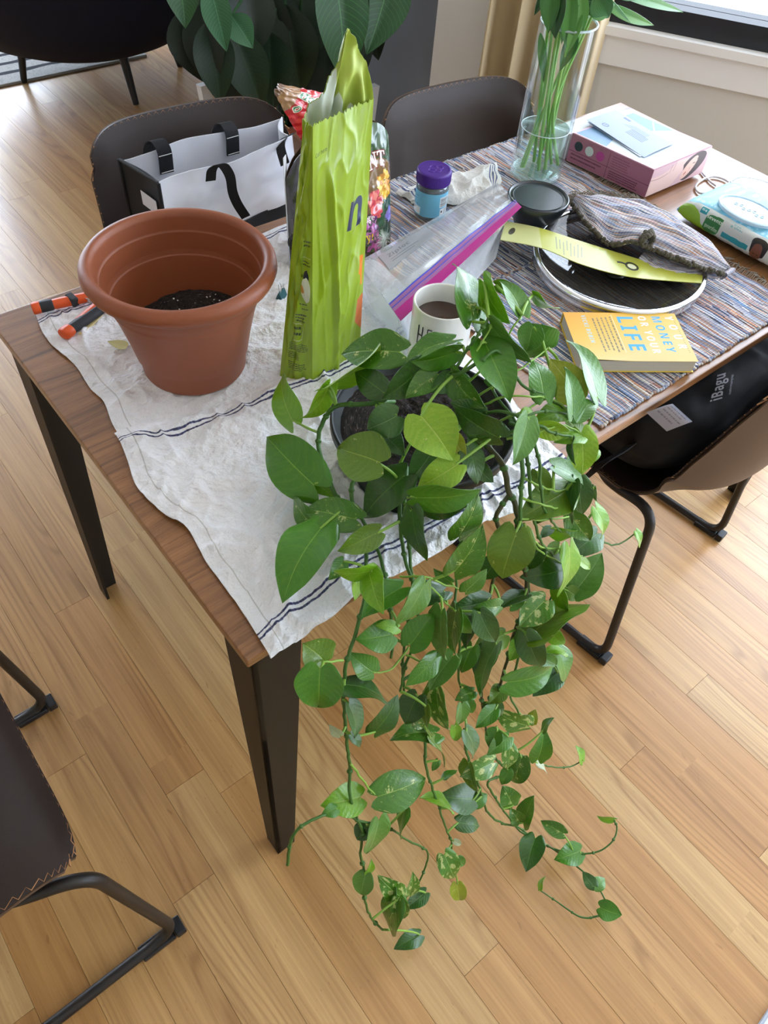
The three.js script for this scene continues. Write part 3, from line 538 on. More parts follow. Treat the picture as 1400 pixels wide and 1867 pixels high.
  // back panel with the torn flap standing up; its inner face is pale
  const tear = (u) => { const top = [[0, 0.002], [0.10, 0.012], [0.25, 0.024], [0.38, 0.036], [0.45, 0.050], [0.50, 0.080], [0.57, 0.082], [0.68, 0.070], [0.80, 0.054], [0.90, 0.042], [1, 0.004]]; for (let i = 1; i < top.length; i++) if (u <= top[i][0]) { const k = (u - top[i - 1][0]) / (top[i][0] - top[i - 1][0]); return lerp(top[i - 1][1], top[i][1], k); } return 0; };
  const inner = phys('#c9d68e', 0.5, { transmission: 0.25, thickness: 0 });
  const backF = (off) => (u, v) => {
    const a = Bk.clone().lerp(Lb2, v), b = Rt.clone().lerp(Rb, v), q = a.lerp(b, u); const up = tear(u) * (1 - smooth(0, 0.35, v)) + 0.0025 * n2(u * 60, 3) * (v < 0.01 ? 1 : 0);
    q.y += up; q.z += off + 0.02 * up + 0.006 * n2(u * 4, v * 8) * (v < 0.3 ? 1 : 0.4) + (v > 0.3 ? -0.006 * Math.sin(Math.PI * u) : 0) * smooth(0.3, 0.5, v); q.x += 0.06 * up * (0.5 - u); return q;
  };
  wpart(t, 'back_panel', sheet(backF(-0.0006), 60, 90, 0.0005), plain);
  const liningM = phys('#ffffff', 0.5, { transmission: 0.2, thickness: 0, map: canvasTex(256, 256, (g, w, h) => { g.fillStyle = '#e3ecdc'; g.fillRect(0, 0, w, h); g.fillStyle = '#b4c64e'; g.beginPath(); g.moveTo(w * 0.42, 0); g.lineTo(w, 0); g.lineTo(w, h * 0.6); g.lineTo(w * 0.74, h * 0.5); g.lineTo(w * 0.6, h * 0.62); g.lineTo(w * 0.45, h * 0.4); g.fill(); }) });
  wpart(t, 'torn_lining', flipV(sheet((u, v) => backF(0.0008)(u, v * 0.25), 60, 24, 0.0003)), liningM, 'pale inner lining along the tear');
  wpart(t, 'torn_lining', sheet((u, v) => { const a = Lt.clone().lerp(Bk, u), q = a.add(V(0, -0.03 * v + 0.004 * n2(u * 9, 2), 0)); return q; }, 12, 6, 0.0005), inner);
  wpart(t, 'soil', soilMound(0.345, -0.357, TH + 0.20, 0.034, 0.006, 0.004), soilM);
}
// ---------------------------------------------------------------- the clear-fronted potting mix bag behind
{
  const zf = -0.50, L = atY(517, 476, TH + 0.004), R = atY(700, 470, TH + 0.004);
  const t = thing('potting_mix_bag', 'dark potting mix bag with printed flowers behind the green bag', 'bag', [0.52, TH + 0.004, -0.53]);
  const art = canvasTex(1024, 1024, (g, w, h) => {
    g.fillStyle = '#4a3a2c'; g.fillRect(0, 0, w, h);
    g.fillStyle = '#38343a'; g.fillRect(0, 0, 300, h); g.fillStyle = '#2b2a30'; for (let i = 0; i < 90; i++) g.fillRect(rnd() * 280, rnd() * h, 6 + rnd() * 10, 40 + rnd() * 90);
    g.fillStyle = '#7a5a2a'; g.fillRect(620, 0, 404, h * 0.62); g.fillStyle = '#31512f'; g.fillRect(660, 0, 364, 240);
    g.font = 'bold 150px serif'; g.lineWidth = 16; g.strokeStyle = '#7b2a20'; g.fillStyle = '#f3efe6'; g.save(); g.translate(560, 330); g.rotate(-0.12); g.strokeText('INT', 90, 0); g.fillText('INT', 90, 0); g.restore();
    g.strokeText('S', 170, 390); g.fillText('S', 170, 390); g.font = 'bold 60px sans-serif'; g.fillStyle = '#e9d24a'; g.fillText('1.', 200, 470);
    const flower = (x, y, r, c, n) => { for (let i = 0; i < n; i++) { const a = rnd() * 6.28, q = r * Math.sqrt(rnd()); g.fillStyle = c[Math.floor(rnd() * c.length)]; g.beginPath(); g.ellipse(x + q * Math.cos(a), y + q * Math.sin(a) * 1.1, 12 + rnd() * 20, 8 + rnd() * 14, a, 0, 7); g.fill(); } };
    g.fillStyle = '#2d5a33'; g.fillRect(800, 560, 90, 300); g.fillStyle = '#24412c'; g.fillRect(870, 520, 120, 380);
    flower(900, 440, 92, ['#e8b92c', '#f0cf58', '#d79a22', '#c98418'], 90); flower(760, 560, 78, ['#d8434c', '#ef6a63', '#b92f45', '#f08a7a'], 80); flower(770, 640, 40, ['#d8434c', '#ef6a63'], 30);
    flower(720, 760, 80, ['#b9589a', '#d58ac0', '#7d3a78', '#3b4a2c'], 90); flower(960, 690, 50, ['#7d6fc0', '#9a8ed8'], 40); flower(740, 880, 80, ['#c05a94', '#8e4a7a', '#4a5a34'], 70);
    for (let i = 0; i < 260; i++) { const a = rnd() * 6.28, q = 20 + rnd() * 90; g.strokeStyle = ['#d9dcd0', '#b9c0ae', '#8fa08a'][i % 3]; g.lineWidth = 3; g.beginPath(); g.moveTo(880, 900); g.lineTo(880 + q * Math.cos(a), 900 + q * Math.sin(a)); g.stroke(); }
    g.fillStyle = '#f4f1e8'; g.font = 'bold 62px serif'; g.fillText('age', 640, 690); g.fillStyle = '#ffd21c'; g.font = 'bold 78px serif'; g.fillText('y!', 650, 850);
    g.fillStyle = '#d8a630'; for (let i = 0; i < 6; i++) { g.beginPath(); g.ellipse(230 + 30 * Math.cos(i * 1.05), 900 + 30 * Math.sin(i * 1.05), 30, 13, i * 1.05, 0, 7); g.fill(); } g.fillStyle = '#7a4a12'; g.beginPath(); g.arc(230, 900, 13, 0, 7); g.fill();
  });
  const film = new THREE.MeshPhysicalMaterial({ map: art, roughness: 0.22, clearcoat: 1, clearcoatRoughness: 0.08, side: THREE.DoubleSide });
  const TLp = atZ(519, 285, -0.555), TRp = atZ(712, 212, -0.555), BL = V(0.452, TH + 0.004, -0.575), BR = V(0.640, TH + 0.004, -0.545);
  const surf = (sgn) => (u, v) => {                               // v = 0 top edge
    const top = TLp.clone().lerp(TRp, u); top.y += 0.010 * Math.sin(u * Math.PI) - 0.035 * Math.pow(Math.abs(u - 0.5) * 2, 6);
    const bot = BL.clone().lerp(BR, u), q = top.lerp(bot, v), full = Math.pow(Math.sin(Math.PI * clamp(u)), 0.45) * Math.pow(Math.sin(Math.PI * clamp(0.02 + v * 0.55)), 0.6);
    q.z += sgn * 0.034 * full + 0.004 * n2(u * 6 + sgn, v * 6) * full + 0.002 * n2(u * 18, v * 10) * full; q.x += 0.008 * sgn * full * 0.2; return q;
  };
  wpart(t, 'front_film', flipV(sheet(surf(1), 60, 60, 0.0005)), film);
  wpart(t, 'back_film', sheet(surf(-1), 40, 40, 0.0005), phys('#57432f', 0.35));
  wpart(t, 'side_seam', strap([TLp, BL], 0.012, 0.0008, V(-0.8, 0, 0.6).normalize()), phys('#cfcfd2', 0.4));
  wpart(t, 'bag_bottom', quadSheet(BL.clone().add(V(0, 0, 0.034)), BR.clone().add(V(0, 0, 0.034)), BR.clone().add(V(0, 0, -0.03)), BL.clone().add(V(0, 0, -0.03)), 6, 4, () => V(0, 0, 0), 0.001), phys('#57432f', 0.4));
}
{
  // the folded red-and-kraft bag that sticks out behind
  const z = -0.585, t = thing('soil_bag', 'pointed brown bag corner with a red printed label behind the green bag', 'bag', [0.56, TH + 0.004, -0.615]);
  const art = canvasTex(1024, 512, (g, w, h) => {
    g.fillStyle = '#a9805a'; g.fillRect(0, 0, w, h); g.fillStyle = '#8a6a52'; g.fillRect(0, 0, 90, h);
    g.fillStyle = '#c8202a'; g.beginPath(); g.moveTo(300, 0); g.lineTo(w, 0); g.lineTo(w, 512); g.lineTo(380, 512); g.closePath(); g.fill();
    g.font = 'bold 165px serif'; g.lineWidth = 28; g.strokeStyle = '#efe9d8'; g.fillStyle = '#1d7a45'; g.save(); g.translate(322, 210); g.rotate(0.02); g.strokeText('Hoffm', 0, 0); g.fillText('Hoffm', 0, 0); g.restore();
    g.font = 'bold 130px serif'; g.save(); g.translate(400, 420); g.strokeText('O', 0, 0); g.fillText('O', 0, 0); g.restore();
  });
  const tip0 = atZ(499, 168, z + 0.006), tip1 = atZ(507, 152, z), r0 = atZ(552, 262, z + 0.004), r1 = atZ(640, 180, z);
  const m = new THREE.MeshPhysicalMaterial({ map: art, roughness: 0.3, clearcoat: 0.8, clearcoatRoughness: 0.12, side: THREE.DoubleSide });
  wpart(t, 'printed_corner', flipV(sheet((u, v) => { const a = tip1.clone().lerp(r1, u), b = tip0.clone().lerp(r0, u), q = a.lerp(b, v); q.z += 0.018 * Math.sin(v * Math.PI) * (0.3 + 0.7 * u) + 0.003 * n2(u * 7, v * 5); q.y += 0.004 * Math.sin(v * Math.PI); return q; }, 40, 20, 0.0012)), m);
  const kraft = phys('#7c5a40', 0.4);
  wpart(t, 'bag_body', sheet((u, v) => { const top = r0.clone().lerp(r1, u).add(V(0, 0, -0.004)), bot = V(lerp(0.50, 0.64, u), TH + 0.004, -0.63), q = top.lerp(bot, v); q.z += 0.016 * Math.sin(u * Math.PI) * Math.sin(v * Math.PI); return q; }, 20, 30, 0.02), kraft);
}

// ---------------------------------------------------------------- vitamin jar and the crumpled white cloth behind it
{
  const cx = 0.764, cz = -0.578, y0 = TH + 0.006, t = thing('vitamin_jar', 'clear vitamin jar with a purple lid and pale blue label', 'jar', [cx, y0, cz]);
  const glass = phys('#eaf2f6', 0.06, { transmission: 0.92, thickness: 0 });
  part(t, 'jar_body', lathe([[0, 0], [0.026, 0], [0.0292, 0.003], [0.0295, 0.006], [0.0295, 0.056], [0.028, 0.061], [0.024, 0.064], [0.024, 0.066], [0.0225, 0.066], [0.0225, 0.063], [0.0265, 0.059], [0.028, 0.055], [0.028, 0.006], [0.025, 0.003], [0, 0.003]], 48), glass);
  part(t, 'gummies', lathe([[0, 0.004], [0.025, 0.004], [0.0268, 0.008], [0.0268, 0.05], [0.02, 0.056], [0, 0.054]], 24), std('#2b3236', 0.7), 'dark vitamins inside');
  const label = canvasTex(1024, 256, (g, w, h) => {
    g.fillStyle = '#79c4e4'; g.fillRect(0, 0, w, h); g.fillStyle = '#e8f4f8';
    for (const o of [0, 512]) { g.fillStyle = '#eef4f6'; g.fillRect(o + 60, 40, 130, 110); g.fillStyle = '#20262c'; for (let i = 0; i < 11; i++) g.fillRect(o + 68, 46 + i * 9.5, 114, 2 + (i * 7) % 5); g.fillStyle = '#2a5a78'; for (let i = 0; i < 11; i++) g.fillRect(o + 205, 22 + i * 17, 50 + (i * 37) % 90, 5); g.fillStyle = '#eef4f6'; g.fillRect(o + 70, 165, 300, 80); g.fillStyle = '#333c44'; for (let i = 0; i < 4; i++) g.fillRect(o + 120, 176 + i * 16, 190 - i * 25, 6); g.fillRect(o + 84, 190, 18, 22); }
  });
  part(t, 'label', new THREE.CylinderGeometry(0.0297, 0.0297, 0.044, 48, 1, true).translate(0, 0.031, 0).rotateY(2.6), std('#ffffff', 0.45, { map: label, side: THREE.DoubleSide }));
  const lid = part(t, 'lid', lathe([[0, 0.064], [0.0305, 0.064], [0.031, 0.0655], [0.031, 0.084], [0.0295, 0.0865], [0.026, 0.087], [0.0255, 0.0862], [0, 0.0862]], 64), std('#4a2388', 0.4), 'purple screw lid');
  const rib = []; for (let i = 0; i < 60; i++) { const a = i / 60 * Math.PI * 2; rib.push(rbox(0.0009, 0.016, 0.0012, 0.0003).translate(0.0311, 0.0745, 0).rotateY(a)); }
  part(lid, 'ribs', merge(rib), std('#4a2388', 0.4));
  const em = []; for (const [x, z, r] of [[-0.008, 0.002, 0.006], [0.001, -0.004, 0.0065], [0.010, 0.002, 0.006], [0, 0.009, 0.005]]) em.push(new THREE.TorusGeometry(r, 0.0009, 6, 20).rotateX(Math.PI / 2).translate(x, 0.0863, z));
  part(lid, 'embossing', merge(em), std('#5a2f9a', 0.4));
}
{
  const t = thing('tea_towel', 'crumpled white tea towel with blue stripes behind the vitamin jar', 'towel', [0.86, TH, -0.635]);
  const tex = canvasTex(512, 256, (g, w, h) => { g.fillStyle = '#e2dfd8'; g.fillRect(0, 0, w, h); g.fillStyle = '#47527f'; for (const x of [0.05, 0.09, 0.86, 0.90, 0.94]) g.fillRect(x * w, 0, 7, h); for (let i = 0; i < 4000; i++) { g.fillStyle = `rgba(120,115,105,${0.1 * rnd()})`; g.fillRect(rnd() * w, rnd() * h, 2, 2); } });
  const a = atY(722, 347, TH + 0.01), b = atY(758, 392, TH + 0.01), c = atY(838, 312, TH + 0.01), d = atY(922, 322, TH + 0.01), e = atY(850, 375, TH + 0.01);
  wpart(t, 'cloth', sheet((u, v) => {
    const back = a.clone().lerp(atY(905, 296, TH + 0.01), u), front = atY(752, 372, TH + 0.01).lerp(atY(918, 345, TH + 0.01), u).add(V(0, 0, 0.02 * Math.sin(u * Math.PI) + 0.006 * n2(u * 6, 2))), q = back.lerp(front, v);
    q.x += 0.006 * n2(u * 2, v * 1.5 + 8); q.z += 0.005 * n2(u * 2.5 + 8, v * 2);
    const e2 = Math.pow(Math.sin(Math.PI * clamp(v, 0.001, 1)), 0.5) * Math.pow(Math.sin(Math.PI * clamp(u, 0.001, 1)), 0.4);
    q.y = TH + 0.0075 + e2 * (0.012 + 0.012 * Math.pow(ridge(u * 1.8 + v * 0.5, v * 0.7 + 5), 3) + 0.010 * Math.pow(ridge(u * 3.2 - v * 0.8, v * 0.9 + 1), 3)) + 0.0006 * n2(u * 14, v * 9); return q;
  }, 90, 60, 0.002), towelMat(tex, 0.0018));
}
// ---------------------------------------------------------------- glass vase with stems
{
  const cx = 1.053, cz = -0.581, y0 = TH + 0.006, H = 0.273, R = 0.0515, W = 0.092;
  const t = thing('glass_vase', 'tall clear glass cylinder vase holding water and green stems', 'vase', [cx, y0, cz]);
  const glass = phys('#fbfefe', 0.02, { transmission: 1, thickness: 0, ior: 1.5 });
  part(t, 'glass', lathe([[0, 0], [R - 0.002, 0], [R, 0.002], [R, H - 0.002], [R - 0.001, H], [R - 0.003, H], [R - 0.0038, H - 0.002], [R - 0.0038, 0.014], [R - 0.007, 0.011], [0, 0.011]], 96), glass);
  part(t, 'vase_rim', new THREE.TorusGeometry(R - 0.0019, 0.0021, 10, 80).rotateX(Math.PI / 2).translate(0, H - 0.001, 0), phys('#e4eef2', 0.06, { transmission: 0.55, thickness: 0, clearcoat: 1 }));
  part(t, 'vase_base', lathe([[0, 0.0005], [R - 0.003, 0.0005], [R - 0.0012, 0.003], [R - 0.003, 0.010], [0, 0.0105]], 64), phys('#f2f8f9', 0.05, { transmission: 0.86, thickness: 0, clearcoat: 1 }));
  part(t, 'water_line', new THREE.TorusGeometry(R - 0.0042, 0.0009, 8, 80).rotateX(Math.PI / 2).translate(0, W, 0), phys('#eef6f8', 0.05, { transmission: 0.3, thickness: 0, clearcoat: 1 }));
  part(t, 'water_surface', new THREE.CircleGeometry(R - 0.0045, 64).rotateX(-Math.PI / 2).translate(0, W, 0), phys('#e6efee', 0.02, { transmission: 0.84, thickness: 0, clearcoat: 1 }));
  part(t, 'water', lathe([[0, 0.0114], [R - 0.0072, 0.0114], [R - 0.0041, 0.0145], [R - 0.0041, W], [0, W]], 64), phys('#f6fbfa', 0.0, { transmission: 1, thickness: 0, ior: 1.33 }));
}
const leafTip = (col, v2) => canvasTex(96, 256, (g, w, h) => { g.fillStyle = col; g.fillRect(0, 0, w, h); g.strokeStyle = v2; for (let i = 1; i < 10; i++) { g.globalAlpha = 0.35; g.lineWidth = 1.4; g.beginPath(); g.moveTo(w / 2, 0); g.quadraticCurveTo(w * i / 10 + (i - 5) * 6, h * 0.45, w / 2, h); g.stroke(); } g.globalAlpha = 1; });
const lanceM = ['#2f6a22', '#4a8a30', '#5f9a44', '#23521d'].map((c, i) => new THREE.MeshPhysicalMaterial({ map: leafTip(c, '#9cc47a'), roughness: 0.42, clearcoat: 0.3, clearcoatRoughness: 0.3, transmission: 0.15, thickness: 0, side: THREE.DoubleSide }));
function lance(b, tp, w, bow, roll, droop = 0) {                 // a long leaf from b to tp
  const Y = tp.clone().sub(b), L = Y.length(); Y.normalize(); const vd = CAM.clone().sub(b).normalize(); let Z = vd.addScaledVector(Y, -vd.dot(Y)).normalize(); let X = Y.clone().cross(Z);
  const c = Math.cos(roll), s = Math.sin(roll), X2 = X.clone().multiplyScalar(c).addScaledVector(Z, s), Z2 = Z.clone().multiplyScalar(c).addScaledVector(X, -s);
  return sheet((u, v) => { const q = (u - 0.5) * 2, hw = 0.5 * w * Math.pow(Math.sin(Math.PI * Math.pow(clamp(v * 0.985 + 0.015), 0.75)), 0.9); return b.clone().addScaledVector(Y, L * v).addScaledVector(X2, q * hw).addScaledVector(Z2, bow * L * Math.sin(v * Math.PI) + 0.25 * hw * Math.abs(q) + 0.01 * w * Math.sin(q * 9)).add(V(0, -droop * v * v, 0)); }, 8, 14, 0.0005);
}
{
  const stemM = std('#7aa848', 0.5), A = (px, py, z) => atZ(px, py, z), base = V(1.053, TH + 0.019, -0.581);
  const bouquet = [
    [[968, 318], [985, 180], [1000, 40], -0.60], [[950, 305], [985, 200], [1010, 30], -0.585], [[978, 325], [990, 230], [1022, 20], -0.57], [[1000, 318], [1000, 200], [1030, 10], -0.575], [[1022, 300], [1008, 215], [1045, 30], -0.555],
    [[940, 310], [990, 205], [1062, 40], -0.58], [[990, 322], [1010, 190], [1072, 45], -0.565], [[975, 320], [1020, 160], [1060, 20], -0.59], [[1003, 320], [1030, 150], [1075, 20], -0.60]];
  const tops = [];
  bouquet.forEach(([b, m, e, z]) => {
    const s = thing('flower_stem', 'green flower stem standing in the water of the glass vase', 'flower stem', [1.053, TH + 0.02, z], 0, 'stems in the glass vase');
    const pb = A(b[0], b[1], z), pm = A(m[0], m[1], z), pe = A(e[0], e[1], z);
    const keep = (p) => { const dx = p.x - 1.053, dz = p.z + 0.581, r = Math.hypot(dx, dz); if (r > 0.043 && p.y < 1.02) { p.x = 1.053 + dx * 0.043 / r; p.z = -0.581 + dz * 0.043 / r; } if (p.y < TH + 0.019) p.y = TH + 0.019; return p; };
    const top = pe.clone().add(pe.clone().sub(pm).setLength(0.11));
    const c = new THREE.CatmullRomCurve3([keep(pb), keep(pm), keep(pe), top], false, 'centripetal');
    wpart(s, 'stem', polytube(c.getPoints(28), (k) => 0.0034 - 0.0008 * k, 8), stemM); tops.push([s, c]);
    for (let k = 0; k < 5; k++) { const q = c.getPoint(rr(0.72, 1)), d = V(rr(-1, 1), rr(0.5, 1.3), rr(-1, 1)).normalize(); wpart(s, 'leaf', lance(q, q.clone().addScaledVector(d, rr(0.06, 0.11)), rr(0.012, 0.02), rr(-0.08, 0.08), rr(-0.8, 0.8), 0.02), lanceM[Math.floor(rnd() * 4)]); }
  });
  const L = [ // leaves placed by hand: stem index, base px, tip px, width px, depth
    [2, [1040, -30], [1033, 95], 26, -0.56, 1], [1, [1005, -40], [1000, 60], 30, -0.57, 0], [0, [985, 60], [991, 150], 14, -0.60, 1], [3, [1055, -20], [1062, 60], 24, -0.555, 2], [4, [1060, 20], [1032, 100], 18, -0.55, 2],
    [5, [1085, -10], [1110, 32], 34, -0.545, 0], [6, [1075, 25], [1120, 8], 26, -0.55, 1], [7, [1100, 5], [1192, 46], 16, -0.56, 2], [8, [1110, -20], [1245, 22], 14, -0.57, 1], [6, [1085, -25], [1150, 42], 12, -0.555, 2], [7, [1120, -12], [1180, -14], 20, -0.56, 0],
    [0, [992, -10], [974, 28], 12, -0.59, 3], [3, [1015, -40], [1012, 70], 34, -0.565, 3], [1, [1028, -30], [1024, 80], 20, -0.575, 1], [5, [1050, 60], [1020, 130], 22, -0.56, 0], [8, [1070, -40], [1078, 30], 30, -0.57, 0]];
  for (const [i, b, e, w, z, m] of L) { const B = A(b[0], b[1], z), E = A(e[0], e[1], z + 0.01); wpart(tops[i][0], 'leaf', lance(B, E, w * B.distanceTo(CAM) / FOCAL, 0.05, rr(-0.3, 0.3)), lanceM[m]); }
}
// ---------------------------------------------------------------- pink box, letters on it, white packet behind it
const printed = (w, h, draw, rough = 0.4, o = {}) => new THREE.MeshPhysicalMaterial({ map: canvasTex(w, h, draw), roughness: rough, clearcoat: 0.4, clearcoatRoughness: 0.2, side: THREE.DoubleSide, ...o });
const para = (g, x, y, n, w, dy, th, c) => { g.fillStyle = c; for (let i = 0; i < n; i++) { let q = x; while (q < x + w * (0.75 + 0.25 * rnd())) { const l = 4 + rnd() * 14; g.fillRect(q, y + i * dy, l, th); q += l + 4; } } };
{
  const y0 = TH + 0.007, h = 0.056, c0 = atY(1175, 360, y0), cl = atY(1032, 292, y0), cr = atY(1279, 315, y0);
  const ex = cr.clone().sub(c0), ez = cl.clone().sub(c0);
  const P = (a, b, y) => c0.clone().addScaledVector(ex, a).addScaledVector(ez, b).setY(y);
  const t = thing('pink_box', 'shallow pink and white product box with coloured dots and a printed face', 'box', [P(0.5, 0.5, y0).x, y0, P(0.5, 0.5, y0).z]);
  wpart(t, 'carton', hull8([P(0, 0, y0), P(1, 0, y0), P(1, 1, y0), P(0, 1, y0)], [P(0, 0, y0 + h), P(1, 0, y0 + h), P(1, 1, y0 + h), P(0, 1, y0 + h)]), std('#d9a6b4', 0.45));
  const k = 0.0005, out = (p, d) => p.clone().add(d);
  const nz = ex.clone().normalize().multiplyScalar(-k), nx = ez.clone().normalize().multiplyScalar(-k);
  wpart(t, 'left_face', quadsGeo([[out(P(0, 1, y0 + 0.001), nz), out(P(0, 0, y0 + 0.001), nz), out(P(0, 0, y0 + h - 0.001), nz), out(P(0, 1, y0 + h - 0.001), nz)]]), printed(1024, 300, (g, w, H) => {
    g.fillStyle = '#a4647a'; g.fillRect(0, 0, w, H); g.strokeStyle = '#5a2438'; g.lineWidth = 5; g.beginPath(); g.moveTo(0, 175); g.lineTo(w, 175); g.moveTo(500, 30); g.lineTo(500, H); g.stroke();
    [['#26303a', 110], ['#c9cfcd', 250], ['#b23a86', 390]].forEach(([c, x]) => { g.fillStyle = c; g.beginPath(); g.arc(x, 105, 52, 0, 7); g.fill(); }); g.fillStyle = '#7a4a5a'; g.font = '20px sans-serif'; g.fillText('WHITE', 220, 40); g.fillText('BLACK', 80, 40); g.fillText('PINK', 365, 40);
    para(g, 40, 200, 2, 440, 42, 16, '#5a2438'); para(g, 540, 40, 5, 220, 26, 9, '#7c3e54'); para(g, 540, 200, 4, 420, 24, 12, '#5a2438');
  }), 'pink printed side with three coloured dots');
  wpart(t, 'front_face', quadsGeo([[out(P(0, 0, y0 + 0.001), nx), out(P(1, 0, y0 + 0.001), nx), out(P(1, 0, y0 + h - 0.001), nx), out(P(0, 0, y0 + h - 0.001), nx)]]), printed(1024, 300, (g, w, H) => {
    g.fillStyle = '#e0b8bd'; g.fillRect(0, 0, w, H); g.fillStyle = '#eec9c0'; g.beginPath(); g.moveTo(0, 90); g.bezierCurveTo(200, 120, 380, 60, 420, 0); g.lineTo(620, 20); g.bezierCurveTo(600, 140, 500, 260, 380, H); g.lineTo(0, H); g.fill();
    g.strokeStyle = '#8a5a58'; g.lineWidth = 5; g.beginPath(); g.moveTo(0, 120); g.quadraticCurveTo(180, 150, 300, 110); g.moveTo(340, 30); g.lineTo(320, 120); g.moveTo(400, 20); g.lineTo(380, 110); g.stroke();
    g.fillStyle = '#3a2b2e'; g.beginPath(); g.moveTo(560, 90); g.bezierCurveTo(640, -20, 900, -30, 960, 60); g.bezierCurveTo(990, 150, 880, 240, 700, 290); g.bezierCurveTo(600, 300, 560, 240, 600, 200); g.fill();
    g.fillStyle = '#efc4b4'; g.beginPath(); g.ellipse(690, 150, 150, 76, -0.75, 0, 7); g.fill(); g.fillStyle = '#3a2b2e'; g.fillRect(735, 110, 46, 9); g.fillRect(790, 70, 40, 7); g.fillStyle = '#c2695f'; g.beginPath(); g.ellipse(640, 205, 24, 11, -0.7, 0, 7); g.fill(); g.fillStyle = '#b0847a'; g.fillRect(700, 150, 8, 30);
  }), 'side printed with a face');
  wpart(t, 'top_face', quadsGeo([[P(0.004, 0.004, y0 + h + k), P(0.996, 0.004, y0 + h + k), P(0.996, 0.996, y0 + h + k), P(0.004, 0.996, y0 + h + k)]]), printed(1024, 1024, (g, w, H) => {
    g.fillStyle = '#b9c6cf'; g.fillRect(0, 0, w, H); g.fillStyle = '#6d90b2'; g.beginPath(); g.moveTo(w, 0); g.lineTo(w, 0); g.lineTo(1000, 560); g.lineTo(460, 260); g.lineTo(0, 420); g.lineTo(0, 0); g.fill();
    g.fillStyle = '#e9eef2'; g.beginPath(); g.moveTo(420, 90); g.lineTo(640, 110); g.lineTo(760, 190); g.lineTo(740, 300); g.lineTo(560, 280); g.lineTo(400, 170); g.fill(); g.fillStyle = '#7a9ab8'; g.fillRect(520, 120, 120, 90);
    g.strokeStyle = '#d7a8bf'; g.lineWidth = 14; g.beginPath(); g.moveTo(560, 640); g.lineTo(w - 40, 300); g.stroke();
    g.strokeStyle = '#e3b5c9'; g.lineWidth = 34; g.strokeRect(0, 0, w, H);
    g.fillStyle = '#9aa6b4'; g.font = '92px serif'; g.save(); g.translate(70, 940); g.fillText('BROMLEY', 0, 0); g.restore(); g.font = '34px sans-serif'; g.fillText('HAIR REMOVAL SYSTEM', 110, 990);
  }, 0.55, { clearcoat: 0.04 }), 'white and blue printed top');
  const topY = y0 + h + 0.001;
  const pk = thing('white_packet', 'slim white packet lying against the back of the pink box', 'packet', [P(0.4, 1.14, y0).x, y0, P(0.4, 1.14, y0).z]);
  wpart(pk, 'packet', hull8([P(0.0, 1.03, y0), P(0.86, 1.03, y0), P(0.86, 1.26, y0), P(0.0, 1.26, y0)], [P(0.0, 1.03, y0 + h - 0.004), P(0.86, 1.03, y0 + h - 0.004), P(0.86, 1.26, y0 + h - 0.006), P(0.0, 1.26, y0 + h - 0.006)]), std('#e4e6e6', 0.7, { bumpMap: grainTex, bumpScale: 0.0008 }));
  const lt = (label, corners, lift, draw) => {
    const C = corners.map(([px, py]) => atY(px, py, topY + 0.004)), e = thing('envelope', label, 'envelope', [C[0].x, topY, C[0].z]);
    wpart(e, 'paper', sheet((u, v) => { const q = C[0].clone().lerp(C[1], u).lerp(C[3].clone().lerp(C[2], u), v); q.y = topY + 0.001 + lift * (1 - v) * (1 - 0.6 * u) + 0.0015 * Math.sin(u * Math.PI) * (lift > 0.004 ? 1 : 0.3); return q; }, 16, 16, 0.0006), printed(512, 512, draw, 0.7, { clearcoat: 0 }));
  };
  lt('plain pale envelope tucked beneath the printed slip on the pink box', [[1072, 220], [1122, 203], [1205, 262], [1168, 283]], 0.0, (g, w, H) => { g.fillStyle = '#bcc3d0'; g.fillRect(0, 0, w, H); });
  lt('pale blue printed slip lying on top of the pink box', [[1069, 221], [1124, 200], [1228, 260], [1175, 284]], 0.006, (g, w, H) => {
    g.fillStyle = '#aab6d2'; g.fillRect(0, 0, w, H); g.save(); g.translate(0, H); g.rotate(-Math.PI / 2); g.restore();
    g.fillStyle = '#6d7896'; g.font = '34px sans-serif'; for (let i = 0; i < 5; i++) g.fillRect(200 + i * 26, 120, 12, 150); for (let i = 0; i < 6; i++) g.fillRect(320 + i * 16, 150, 6, 200 - i * 12); g.fillRect(430, 350, 40, 60); g.strokeStyle = '#5f6a8c'; g.lineWidth = 7; g.beginPath(); g.ellipse(110, 400, 32, 22, 0, 0, 7); g.moveTo(90, 405); g.lineTo(130, 395); g.stroke(); para(g, 190, 300, 5, 110, 18, 6, '#a8b2c8');
  });
}
{
  const y = TH + 0.0035, A = (px, py) => atY(px, py, y), pts = [A(1268, 300), A(1283, 318), A(1296, 332), A(1306, 340), A(1296, 350), A(1276, 352), A(1268, 342), A(1280, 328), A(1300, 322), A(1318, 326), A(1335, 336)];
  const t = thing('charging_cord', 'thin white cord looping between the pink box and the wipes', 'cord', [A(1296, 335).x, TH, A(1296, 335).z]);
  wpart(t, 'cord', tube(pts, 0.0022, 90, 8), std('#d9dade', 0.5));
}
